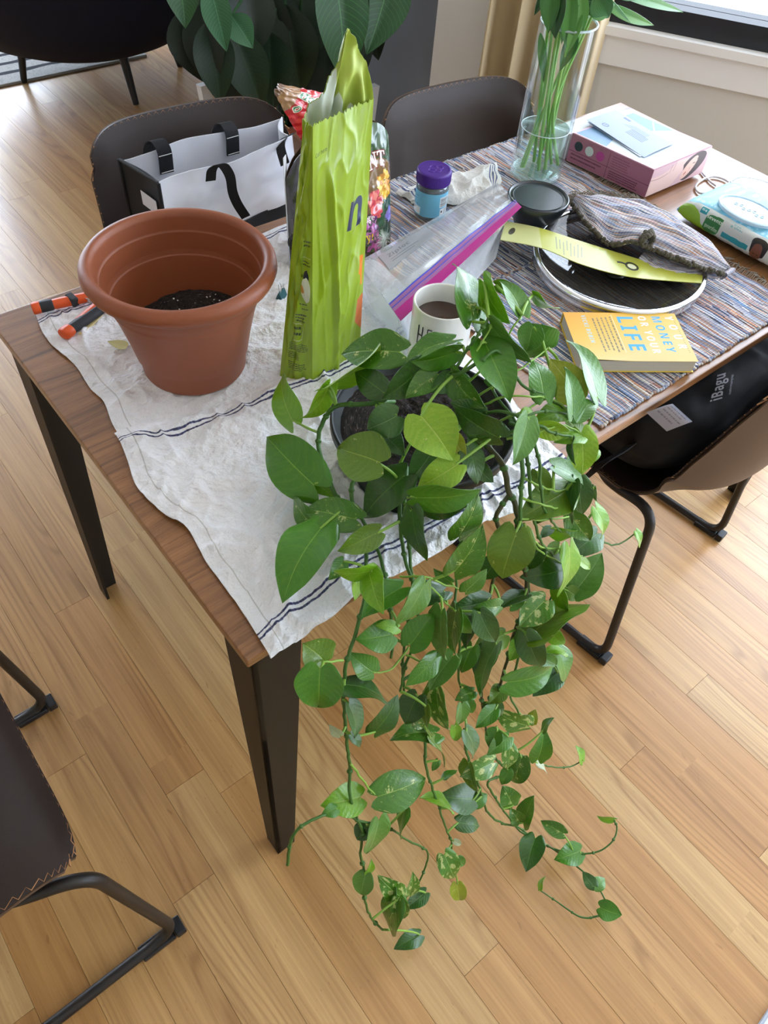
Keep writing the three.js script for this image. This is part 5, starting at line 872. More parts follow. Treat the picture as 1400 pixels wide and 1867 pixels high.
{
  const x0 = -0.7, x1 = 1.50, z0 = -5.0, z1 = -3.325;
  const t = thing('striped_rug', 'pale grey rug with wavy dark navy stripes under the navy armchair', 'rug', [(x0 + x1) / 2, 0, (z0 + z1) / 2]);
  const tex = canvasTex(1024, 1024, (g, w, h) => {
    g.fillStyle = '#bdbbb6'; g.fillRect(0, 0, w, h); for (let i = 0; i < 60000; i++) { g.fillStyle = `rgba(${rnd() < 0.5 ? '80,80,84' : '225,222,216'},0.18)`; g.fillRect(rnd() * w, rnd() * h, 2, 4); }
    for (let s = 0; s < 24; s++) { const y = h - (0.062 + s * 0.0575) * h * 1.0; for (let x = 0; x < w - 16; x += 3) { g.fillStyle = '#23272f'; const th = 17 + 3 * n2(x / 60, s); g.fillRect(x, y + 4 * n2(x / 90, s * 3) - th / 2, 3, th); } }
  });
  wpart(t, 'pile', new RoundedBoxGeometry(x1 - x0, 0.010, z1 - z0, 2, 0.003).translate((x0 + x1) / 2, 0.005, (z0 + z1) / 2), std('#a9a7a2', 0.95));
  wpart(t, 'woven_face', sheet((u, v) => V(lerp(x0 + 0.004, x1 - 0.004, u), 0.0106, lerp(z0 + 0.004, z1 - 0.004, v)), 4, 4), std('#ffffff', 0.95, { map: (() => { tex.flipY = true; return tex; })(), side: THREE.DoubleSide }));
  const last = t.children[t.children.length - 1].geometry; flipV(last);
}
// ---------------------------------------------------------------- plant in a white stand behind the chairs
{
  const c = V(1.165, 0, -1.66), t = thing('plant_stand', 'white splayed plant stand holding the big leafy plant behind the chairs', 'plant stand', [c.x, 0, c.z], 0.1);
  const w = std('#dcdcdc', 0.4), H = 0.52;
  for (const sx of [-1, 1]) for (const sz of [-1, 1]) part(t, 'leg', hull8([V(-0.014, 0, -0.012), V(0.014, 0, -0.012), V(0.014, 0, 0.012), V(-0.014, 0, 0.012)].map((p) => V(p.x + 0.02 + sx * 0.145, 0, p.z + sz * 0.15)).reverse(), [V(-0.016, 0, -0.012), V(0.016, 0, -0.012), V(0.016, 0, 0.012), V(-0.016, 0, 0.012)].map((p) => V(p.x + 0.02 + sx * 0.205, H, p.z + sz * 0.15)).reverse()), w);
  for (const sz of [-1, 1]) part(t, 'rail', rbox(0.36, 0.05, 0.018, 0.003, [0.02, 0.20, sz * 0.15]), w);
  part(t, 'shelf', rbox(0.33, 0.018, 0.31, 0.003, [0.02, 0.215, 0]), w);
}
const lilyTex = (c0, c1) => canvasTex(256, 512, (g, w, h) => {
  g.fillStyle = c0; g.fillRect(0, 0, w, h); g.lineWidth = 7; g.strokeStyle = c1;
  for (let i = 1; i < 17; i++) for (const s of [-1, 1]) { g.globalAlpha = 0.5; g.lineWidth = 3; const y = h - i * 30; g.beginPath(); g.moveTo(w / 2, y + 44); g.quadraticCurveTo(w / 2 + s * 70, y + 10, w / 2 + s * 128, y - 60); g.stroke(); }
  g.globalAlpha = 0.9; g.lineWidth = 5; g.beginPath(); g.moveTo(w / 2, h); g.lineTo(w / 2, 0); g.stroke(); g.globalAlpha = 1;
});
const lilyM = [['#0f2a12', '#1c401d'], ['#1c4a1c', '#4a8040'], ['#0a1d0a', '#142d15'], ['#2c6038', '#568a5c']].map(([a, b]) => { const m = lilyTex(a, b); return new THREE.MeshPhysicalMaterial({ map: m, bumpMap: m, bumpScale: 0.003, roughness: 0.5, transmission: 0.05, thickness: 0, side: THREE.DoubleSide }); });
{
  const c = V(1.165, 0.226, -1.66), t = thing('leafy_plant', 'large dark green broad-leaved plant in a terracotta pot on the white stand', 'plant', [c.x, c.y, c.z]);
  part(t, 'pot', lathe([[0, 0], [0.085, 0], [0.09, 0.004], [0.118, 0.19], [0.13, 0.192], [0.133, 0.23], [0.124, 0.232], [0.118, 0.20], [0.10, 0.05], [0, 0.04]], 48), phys('#8a4a2e', 0.7));
  part(t, 'soil', soilMound(0, 0, 0.185, 0.115, 0.012, 0.006), soilM);
  const root = V(c.x, c.y + 0.19, c.z), A = (p, z) => atZ(p[0], p[1], z);
  const list = [ // base px, tip px, width px, z, material
    [[330, 20], [372, 150], 64, -1.56, 2], [[420, 60], [440, 215], 70, -1.53, 2], [[490, 60], [500, 200], 74, -1.50, 0], [[540, -30], [560, 130], 80, -1.55, 0], [[600, 30], [590, 200], 76, -1.50, 2], [[640, -40], [650, 120], 70, -1.55, 0], [[690, -40], [700, 70], 56, -1.52, 0], [[380, 40], [402, 190], 60, -1.50, 0], [[450, -40], [462, 110], 70, -1.52, 2], [[560, 60], [540, 215], 70, -1.58, 2],
    [[322, -70], [338, 52], 52, -1.50, 1], [[382, -30], [413, 94], 42, -1.44, 3], [[421, 28], [461, 88], 40, -1.42, 3], [[366, 10], [392, 166], 62, -1.52, 2], [[424, 56], [478, 200], 66, -1.48, 0], [[476, -20], [520, 150], 60, -1.56, 2], [[520, 10], [548, 176], 80, -1.52, 0],
    [[604, -80], [628, 152], 84, -1.40, 1], [[718, -70], [668, 100], 74, -1.42, 1], [[652, -50], [657, 84], 34, -1.44, 0], [[560, 40], [604, 178], 70, -1.54, 2], [[700, -60], [722, 40], 40, -1.46, 1], [[440, -50], [448, 60], 60, -1.60, 0], [[500, -60], [470, 80], 70, -1.62, 2], [[560, -60], [560, 80], 76, -1.60, 0], [[640, 20], [640, 170], 60, -1.60, 2], [[400, 80], [420, 190], 60, -1.58, 2], [[350, 60], [388, 130], 50, -1.55, 2], [[588, 90], [560, 200], 60, -1.62, 2], [[680, 10], [690, 110], 44, -1.58, 2], [[470, 100], [510, 210], 60, -1.60, 2], [[355, -30], [372, 80], 60, -1.58, 0], [[660, -20], [630, 100], 60, -1.50, 2]];
  for (const [b, e, w, z, m] of list) {
    const B = A(b, z), E = A(e, z + 0.05), g = part(t, 'leaf', lance(B, E, w * B.distanceTo(CAM) / FOCAL * 1.05, 0.07, rr(-0.45, 0.45)).translate(-c.x, -c.y, -c.z), lilyM[m]);
    const base = root.clone().add(V(rr(-0.04, 0.04), 0, rr(-0.04, 0.04))), top = B.clone().lerp(root, 0.35).add(V(rr(-0.03, 0.03), 0.16, rr(-0.03, 0.03)));
    part(g, 'leaf_stalk', tube([base, base.clone().lerp(top, 0.6), top, B], 0.0036, 20, 6).translate(-c.x, -c.y, -c.z), lilyM[1]);
  }
  for (let i = 0; i < 22; i++) {                                  // the rest of the crown, towards the wall and above the frame
    const a = rr(0, 6.28), q = rr(0.1, 0.26), B = root.clone().add(V(q * Math.cos(a), rr(0.30, 0.62), q * Math.sin(a) * 0.8 - 0.05)), d = V(Math.cos(a), rr(-1.4, 0.3), Math.sin(a)).normalize();
    const E = B.clone().addScaledVector(d, rr(0.16, 0.28)); if (E.x > 1.46 || B.x > 1.46) continue;
    const g = part(t, 'leaf', lance(B, E, rr(0.09, 0.13), rr(0.03, 0.1), rr(-0.8, 0.8)).translate(-c.x, -c.y, -c.z), lilyM[Math.floor(rnd() * 3)]);
    part(g, 'leaf_stalk', tube([root.clone(), root.clone().lerp(B, 0.6).add(V(0, 0.05, 0)), B], 0.0036, 16, 6).translate(-c.x, -c.y, -c.z), lilyM[1]);
  }
}
// a pale corner of a striped mat at the right bottom edge of the view
{
  const t = thing('pale_floor_mat', 'corner of a pale blue-white mat at the bottom right of the floor', 'mat', [0.62, 0, 0.80]);
  const a = atY(1383, 1867, 0.004), b = atY(1402, 1838, 0.004);
  const d = b.clone().sub(a).setY(0).normalize(), n = V(-d.z, 0, d.x); if (n.x < 0) n.negate();
  const P = (k, q, y) => a.clone().addScaledVector(d, k).addScaledVector(n, q).setY(y), s = [P(-0.25, 0, 0), P(0.2, 0, 0), P(0.2, 0.3, 0), P(-0.25, 0.3, 0)];
  const g = hull8(s, s.map((p) => p.clone().setY(0.008)));
  wpart(t, 'mat_base', g, std('#c3cbd8', 0.8));
  const rib = []; for (let i = 0; i < 14; i++) rib.push(hull8([P(-0.25, 0.004 + i * 0.02, 0.008), P(0.2, 0.004 + i * 0.02, 0.008), P(0.2, 0.014 + i * 0.02, 0.008), P(-0.25, 0.014 + i * 0.02, 0.008)], [P(-0.25, 0.004 + i * 0.02, 0.011), P(0.2, 0.004 + i * 0.02, 0.011), P(0.2, 0.014 + i * 0.02, 0.011), P(-0.25, 0.014 + i * 0.02, 0.011)]));
  wpart(t, 'ribs', merge(rib), std('#dfe5ee', 0.7));
}

// ---------------------------------------------------------------- the trailing pothos
const leafTex = (base, light, vein, varieg, seed) => canvasTex(160, 256, (g, w, h) => {
  g.fillStyle = base; g.fillRect(0, 0, w, h);
  const im = g.getImageData(0, 0, w, h), d = im.data, lc = [parseInt(light.slice(1, 3), 16), parseInt(light.slice(3, 5), 16), parseInt(light.slice(5, 7), 16)];
  for (let y = 0; y < h; y++) for (let x = 0; x < w; x++) {
    const o = (y * w + x) * 4, q = Math.abs(x / w - 0.5) * 2, sx = y + q * 46;                       // patches run along the side veins
    const k = 0.35 * (0.5 + 0.5 * fbm(x / 60 + seed, sx / 50, 3)) + 0.18 * smooth(0.2, 0.9, 0.5 + 0.5 * Math.sin(sx / 5.2 + 2 * n2(x / 30, y / 40 + seed)));
    const p = varieg > 0 ? smooth(1 - varieg, 1.12 - varieg, 0.5 + 0.5 * n2(q * 1.6 + seed * 3 + (x > w / 2 ? 20 : 0), sx / 60) + 0.14 * n2(x / 16 + seed, sx / 9)) : 0;
    for (let c = 0; c < 3; c++) { let v = lerp(d[o + c], lc[c], k); v = lerp(v, [218, 222, 150][c], p * 0.85); d[o + c] = v; }
  }
  g.putImageData(im, 0, 0);
  g.strokeStyle = vein; g.globalAlpha = 0.75; g.lineWidth = 3; g.beginPath(); g.moveTo(w / 2, h); g.lineTo(w / 2, 0); g.stroke();
  g.globalAlpha = 0.22; g.lineWidth = 1.2; for (let i = 0; i < 9; i++) for (const s of [-1, 1]) { const y = h - 10 - i * 25; g.beginPath(); g.moveTo(w / 2, y); g.quadraticCurveTo(w / 2 + s * 40, y - 8, w / 2 + s * 80, y - 44); g.stroke(); } g.globalAlpha = 1;
});
const leafBump = dataTex(128, 256, (u, v) => { const q = Math.abs(u - 0.5) * 2, s = v * 10 - q * 2.6; const a = 150 + 46 * Math.sin(s * Math.PI * 2 * 0.9) * q * (1 - 0.4 * q) - 90 * Math.exp(-((q / 0.05) ** 2)) + 22 * n2(u * 14, v * 18); return [a, a, a]; }, false);
const LM = {};
[['d', '#2b5c08', '#437c12', '#76a838', 0, 1], ['m', '#43860e', '#63a01a', '#a2ca50', 0, 2], ['b', '#72ae14', '#98c82a', '#c8de70', 0, 3], ['l', '#8abb1e', '#b4d83c', '#deec8c', 0.05, 4], ['g', '#56902e', '#78ac48', '#b4d088', 0, 5],
  ['t', '#3c6e2a', '#578640', '#94b67a', 0, 6], ['v', '#427c10', '#629e20', '#b4d262', 0.20, 7], ['w', '#4c861a', '#72a630', '#cce088', 0.34, 8], ['o', '#608a16', '#7c9f28', '#b4ca5a', 0.08, 9], ['p', '#b4c496', '#cbd6ae', '#dfe6c6', 0, 10], ['y', '#a6b82a', '#c6d054', '#dfe6a0', 0.15, 11]].forEach(([k, a, b, c, vg, s]) => {
  LM[k] = new THREE.MeshPhysicalMaterial({ map: leafTex(a, b, c, vg, s * 1.7), bumpMap: leafBump, bumpScale: 0.0008, roughness: 0.38, clearcoat: 0.3, clearcoatRoughness: 0.16, transmission: 0.28, thickness: 0, side: THREE.DoubleSide });
});
const vineM = std('#3f6a24', 0.55), vineOld = std('#4a4a26', 0.65), petM = std('#86b044', 0.5);
const POT = V(0.324, TH + 0.006, -0.100), POTR = 0.114, POTH = 0.098;
const hangN = V(0, 0.266, 0.964), hangD = 0.256;
// a point of the plant's outer surface (mound over the pot, cloth, curtain of vines, floor) seen at a pixel; dd metres nearer the camera
function plantAt(px, py, dd = 0) {
  const d = ray(px, py).normalize(), out = [];
  const tY = (0.795 - CAM.y) / d.y, tH = (hangD - hangN.dot(CAM)) / hangN.dot(d), tF = (0.022 - CAM.y) / d.y;
  out.push(Math.max(tY, tH), tF);
  const sc = V(0.36, 0.775, -0.10), oc = CAM.clone().sub(sc), b = oc.dot(d), disc = b * b - (oc.dot(oc) - 0.185 * 0.185); if (disc > 0) out.push(-b - Math.sqrt(disc));
  const ball = (c, r) => { const o = CAM.clone().sub(c), bb = o.dot(d), dd2 = bb * bb - (o.dot(o) - r * r); if (dd2 > 0) out.push(-bb - Math.sqrt(dd2)); };
  if (px > 880 && py < 860) ball(V(0.46, 0.81, -0.08), 0.13); if (px > 800 && py < 615) ball(V(0.43, 0.90, -0.13), 0.11);
  const p = CAM.clone().addScaledVector(d, Math.min(...out) - dd); if (p.y < 0.008) p.copy(CAM).addScaledVector(d, (0.008 - CAM.y) / d.y); return p;
}
function pothosLeaf(B, T, wm, roll, bow, seed) {                 // heart-shaped blade from its base B to its tip T
  const Y = T.clone().sub(B), L = Y.length(); Y.normalize(); const vd = CAM.clone().sub(B.clone().lerp(T, 0.5)).normalize();
  let Z = vd.addScaledVector(Y, -vd.dot(Y)).normalize(), X = Y.clone().cross(Z); const c = Math.cos(roll), s = Math.sin(roll), X2 = X.clone().multiplyScalar(c).addScaledVector(Z, s), Z2 = Z.clone().multiplyScalar(c).addScaledVector(X, -s);
  return sheet((u, v) => {
    const q = (u - 0.5) * 2, aq = Math.abs(q), f = Math.pow(Math.sin(Math.PI * Math.pow(0.11 + 0.89 * v * 0.999, 0.68)), 0.70) * (1 - 0.22 * smooth(0.72, 0.97, v)), hw = wm * 0.5 * f, k = Math.pow(1 - v, 4);
    const along = L * (v - 0.17 * k * Math.sin(Math.PI * Math.min(1, aq * 0.98)));
    const z = 0.36 * hw * Math.pow(aq, 1.4) * (0.6 + 0.4 * Math.sin(seed)) + bow * L * Math.sin(v * Math.PI) - 0.14 * L * v * v * v + 0.05 * wm * Math.sin(v * 7 + seed) * aq - 0.10 * wm * k * aq;
    return B.clone().addScaledVector(Y, along).addScaledVector(X2, q * hw + 0.03 * wm * Math.sin(v * 3 + seed)).addScaledVector(Z2, z);
  }, 8, 12, 0.00045);
}
{
  const t = thing('trailing_pothos', 'large pothos trailing from a green nursery pot over the table corner to the floor', 'plant', [POT.x, POT.y, POT.z]);
  const green = phys('#0a1611', 0.5);
  const pot = part(t, 'nursery_pot', lathe([[0, 0], [0.078, 0], [0.080, 0.002], [0.083, 0.03], [0.094, 0.066], [0.103, 0.082], [0.108, 0.083], [POTR, 0.086], [POTR, POTH - 0.001], [POTR - 0.002, POTH], [POTR - 0.0045, POTH - 0.001], [POTR - 0.005, 0.088], [0.101, 0.083], [0.092, 0.064], [0.08, 0.02], [0, 0.012]], 80), green);
  wpart(t, 'soil', soilMound(POT.x, POT.z, POT.y + 0.083, 0.1025, 0.006, 0.006), soilM);
  const vines = [ // pixel paths; the third number is the distance in front of (+) or behind (-) the surface; last entry radius
    [[[718, 732, -0.05], [690, 734, -0.01], [650, 737, 0], [610, 742, 0], [588, 770, 0], [580, 800, 0], [585, 830, 0], [598, 870, 0], [615, 905, 0], [640, 945, 0], [662, 985, 0], [668, 1040, 0], [663, 1100, 0], [645, 1165, 0], [632, 1210, 0.01], [626, 1255, 0.01], [628, 1300, 0.01], [634, 1360, 0.01], [637, 1400, 0.01], [638, 1450, 0.02], [650, 1490, 0.03], [661, 1520, 0.03], [657, 1560, 0.03], [665, 1590, 0.03], [665, 1640, 0.03], [678, 1675, 0.03], [697, 1695, 0.03]], 0.0036],
    [[[690, 820, -0.06], [665, 850, -0.03], [640, 890, 0], [648, 925, 0], [668, 960, 0], [688, 1000, 0], [700, 1040, 0], [708, 1085, 0], [714, 1130, 0], [716, 1170, 0], [712, 1200, 0]], 0.0034],
    [[[728, 850, -0.03], [728, 900, -0.01], [728, 945, 0], [734, 990, 0], [742, 1030, 0], [752, 1060, 0], [758, 1095, 0], [762, 1130, 0], [752, 1180, 0], [737, 1220, 0], [730, 1260, 0]], 0.0032],
    [[[742, 850, -0.04], [739, 900, -0.01], [738, 940, 0], [744, 980, 0], [748, 1020, 0], [752, 1060, -0.01], [745, 1120, -0.02], [736, 1180, -0.02], [735, 1240, -0.02], [742, 1285, -0.02]], 0.003],
    [[[870, 800, -0.05], [893, 820, -0.01], [915, 848, 0], [925, 885, 0], [938, 920, 0], [944, 950, 0], [940, 980, 0.01], [950, 1010, 0.01], [958, 1045, 0.01], [960, 1080, 0.01], [952, 1115, 0.01], [940, 1145, 0.01], [928, 1190, 0.01], [916, 1235, 0.01], [908, 1270, 0.01], [908, 1310, 0.01]], 0.0044],
    [[[930, 900, -0.01], [912, 925, 0], [903, 945, 0], [911, 965, 0], [905, 1000, -0.02], [900, 1050, -0.03], [890, 1100, -0.03], [882, 1150, -0.03], [880, 1220, -0.02], [878, 1280, -0.01], [886, 1330, 0]], 0.0036],
    [[[900, 770, -0.02], [930, 790, 0.02], [945, 820, 0.03], [952, 860, 0.03], [949, 910, 0.02], [949, 960, 0.02], [955, 1010, 0], [962, 1060, -0.01], [965, 1110, -0.01], [955, 1150, -0.01], [945, 1200, -0.01], [930, 1260, 0], [945, 1300, 0.01]], 0.0034],
    [[[930, 770, 0.02], [965, 790, 0.05], [982, 830, 0.05], [985, 880, 0.04], [990, 920, 0.04], [1006, 950, 0.04], [1025, 972, 0.04]], 0.0026],
    [[[925, 760, 0.0], [952, 790, 0.03], [962, 840, 0.03], [966, 890, 0.02], [972, 940, 0.01], [985, 985, 0.01], [1012, 1020, 0.01], [1020, 1060, 0], [1000, 1100, 0], [985, 1150, 0], [980, 1200, 0]], 0.003],
    [[[750, 690, -0.02], [790, 690, 0.0], [830, 672, 0.04], [850, 640, 0.06], [872, 610, 0.07], [890, 580, 0.07]], 0.0028], [[[800, 690, 0], [840, 680, 0.05], [880, 655, 0.07], [905, 640, 0.08], [950, 700, 0.06], [990, 720, 0.07], [1040, 750, 0.08]], 0.0028],
    [[[860, 760, 0], [905, 750, 0.04], [950, 760, 0.06], [990, 750, 0.07], [1045, 757, 0.08]], 0.0026], [[[880, 790, -0.01], [920, 790, 0.03], [970, 775, 0.06], [1010, 790, 0.07], [1060, 800, 0.08]], 0.0026],
    [[[886, 1330, 0], [893, 1360, 0.01], [905, 1385, 0.01], [925, 1410, 0.01], [890, 1425, 0.02], [903, 1455, 0.02], [925, 1487, 0.02], [955, 1520, 0.005], [985, 1535, 0.0], [1015, 1550, 0.0], [1060, 1557, 0.02], [1096, 1550, 0.03], [1119, 1530, 0.04], [1124, 1508, 0.05], [1119, 1494, 0.06]], 0.0028],
    [[[846, 1330, 0.01], [851, 1375, 0.01], [863, 1405, 0.02], [875, 1440, 0.02], [890, 1482, 0.02], [918, 1502, 0.01], [945, 1508, 0.01], [975, 1530, 0.01], [1010, 1548, 0.0], [1040, 1570, 0.0], [1075, 1600, 0.005], [1095, 1625, 0.0], [1110, 1655, 0.0]], 0.0028],
    [[[1100, 1668, 0.0], [1065, 1674, 0.0], [1040, 1661, 0.0], [1010, 1640, 0.0], [984, 1622, 0.01]], 0.0024],
    [[[775, 1350, 0], [775, 1390, 0.01], [784, 1425, 0.01], [797, 1462, 0.02], [811, 1505, 0.03], [824, 1545, 0.03], [818, 1570, 0.03]], 0.0028],
    [[[525, 1576, 0.0], [530, 1535, 0.01], [545, 1510, 0.02], [585, 1488, 0.03], [620, 1482, 0.03], [655, 1496, 0.03], [700, 1506, 0.03], [745, 1533, 0.02], [780, 1556, 0.02], [772, 1590, 0.02], [756, 1622, 0.02], [735, 1640, 0.02]], 0.0027],
    [[[905, 1325, 0.01], [918, 1348, 0.01], [940, 1370, 0.02], [980, 1390, 0.03], [1005, 1398, 0.04], [1045, 1396, 0.05], [1062, 1386, 0.06]], 0.0024],
    [[[1020, 970, 0.03], [1060, 975, 0.03], [1092, 982, 0.03], [1112, 993, 0.03], [1132, 990, 0.04], [1160, 971, 0.05]], 0.0022],
    [[[830, 690, 0.02], [850, 668, 0.05], [870, 640, 0.07], [893, 598, 0.07]], 0.0018], [[[845, 705, 0.02], [880, 672, 0.05], [915, 630, 0.07], [950, 574, 0.07]], 0.0018], [[[860, 730, 0.01], [905, 700, 0.05], [955, 668, 0.06], [998, 636, 0.06]], 0.0018], [[[868, 745, 0.01], [920, 724, 0.05], [960, 722, 0.07], [992, 726, 0.07]], 0.0018], [[[890, 775, 0.01], [950, 752, 0.05], [1000, 728, 0.07], [1042, 756, 0.09]], 0.0018], [[[925, 800, 0.02], [985, 786, 0.06], [1030, 776, 0.07], [1062, 792, 0.08]], 0.0018],
    [[[950, 870, 0.02], [985, 885, 0.03], [1010, 895, 0.04], [1032, 893, 0.04]], 0.0018], [[[948, 905, 0.02], [985, 918, 0.04], [1015, 926, 0.05], [1042, 922, 0.06]], 0.0018], [[[948, 945, 0.02], [985, 947, 0.03], [1020, 945, 0.04], [1043, 941, 0.05]], 0.0018], [[[955, 960, 0.02], [975, 985, 0.04], [1000, 1000, 0.05], [1036, 1000, 0.06]], 0.0018], [[[955, 955, 0.02], [985, 1005, 0.05], [1015, 1022, 0.05], [1036, 1032, 0.05]], 0.0018], [[[890, 700, 0.0], [915, 735, 0.03], [935, 760, 0.04], [950, 800, 0.05]], 0.0022], [[[730, 1050, 0.0], [775, 1052, 0.02], [810, 1066, 0.02], [850, 1078, 0.04]], 0.0018], [[[752, 1048, 0.0], [790, 1075, 0.02], [815, 1100, 0.03], [831, 1118, 0.04]], 0.0018], [[[745, 1180, 0.0], [715, 1218, 0.02], [700, 1225, 0.02], [682, 1226, 0.02]], 0.0018], [[[740, 1195, 0.0], [770, 1205, 0.02], [795, 1200, 0.03], [826, 1197, 0.04]], 0.0018], [[[640, 1392, 0.02], [660, 1420, 0.03], [675, 1440, 0.04], [688, 1450, 0.05]], 0.002], [[[625, 1205, 0.02], [605, 1205, 0.02], [590, 1206, 0.02]], 0.002],
    [[[735, 1240, -0.02], [790, 1200, -0.01], [815, 1160, 0], [826, 1110, 0], [832, 1070, -0.01], [830, 1010, -0.02], [860, 960, -0.02]], 0.0028], [[[826, 1110, 0], [838, 1160, 0], [835, 1220, 0], [842, 1270, 0], [850, 1320, 0]], 0.0026], [[[742, 1285, -0.02], [765, 1310, -0.01], [775, 1350, 0]], 0.0026]];
  const nodes = [], bumps = [];
  vines.forEach(([pts, r], i) => {
    const P = pts.map(([x, y, d]) => plantAt(x, y, d + 0.004)), c = new THREE.CatmullRomCurve3(P, false, 'centripetal'), n = Math.max(16, P.length * 6), pl = c.getPoints(n);
    for (const p of pl) p.add(V(0.0012 * n3(p.x * 60, p.y * 60, i), 0.0012 * n3(p.x * 60, p.y * 60, i + 9), 0));
    const v = wpart(t, 'vine', polytube(pl, (k) => r * (0.78 - 0.30 * k), 8), i === 4 || i === 5 ? vineOld : r < 0.0022 ? petM : vineM);
    const kn = []; for (let k = 5; k < pl.length - 3; k += 9) kn.push(new THREE.SphereGeometry(r * 1.12, 8, 6).scale(1, 0.8, 1).translate(pl[k].x, pl[k].y, pl[k].z)); if (kn.length && r > 0.0022) wpart(v, 'nodes', merge(kn), vineM).userData.kind = 'stuff';
    pl.forEach((p) => { const q = projectPx(p); nodes.push([q.x, q.y, p]); });
  });
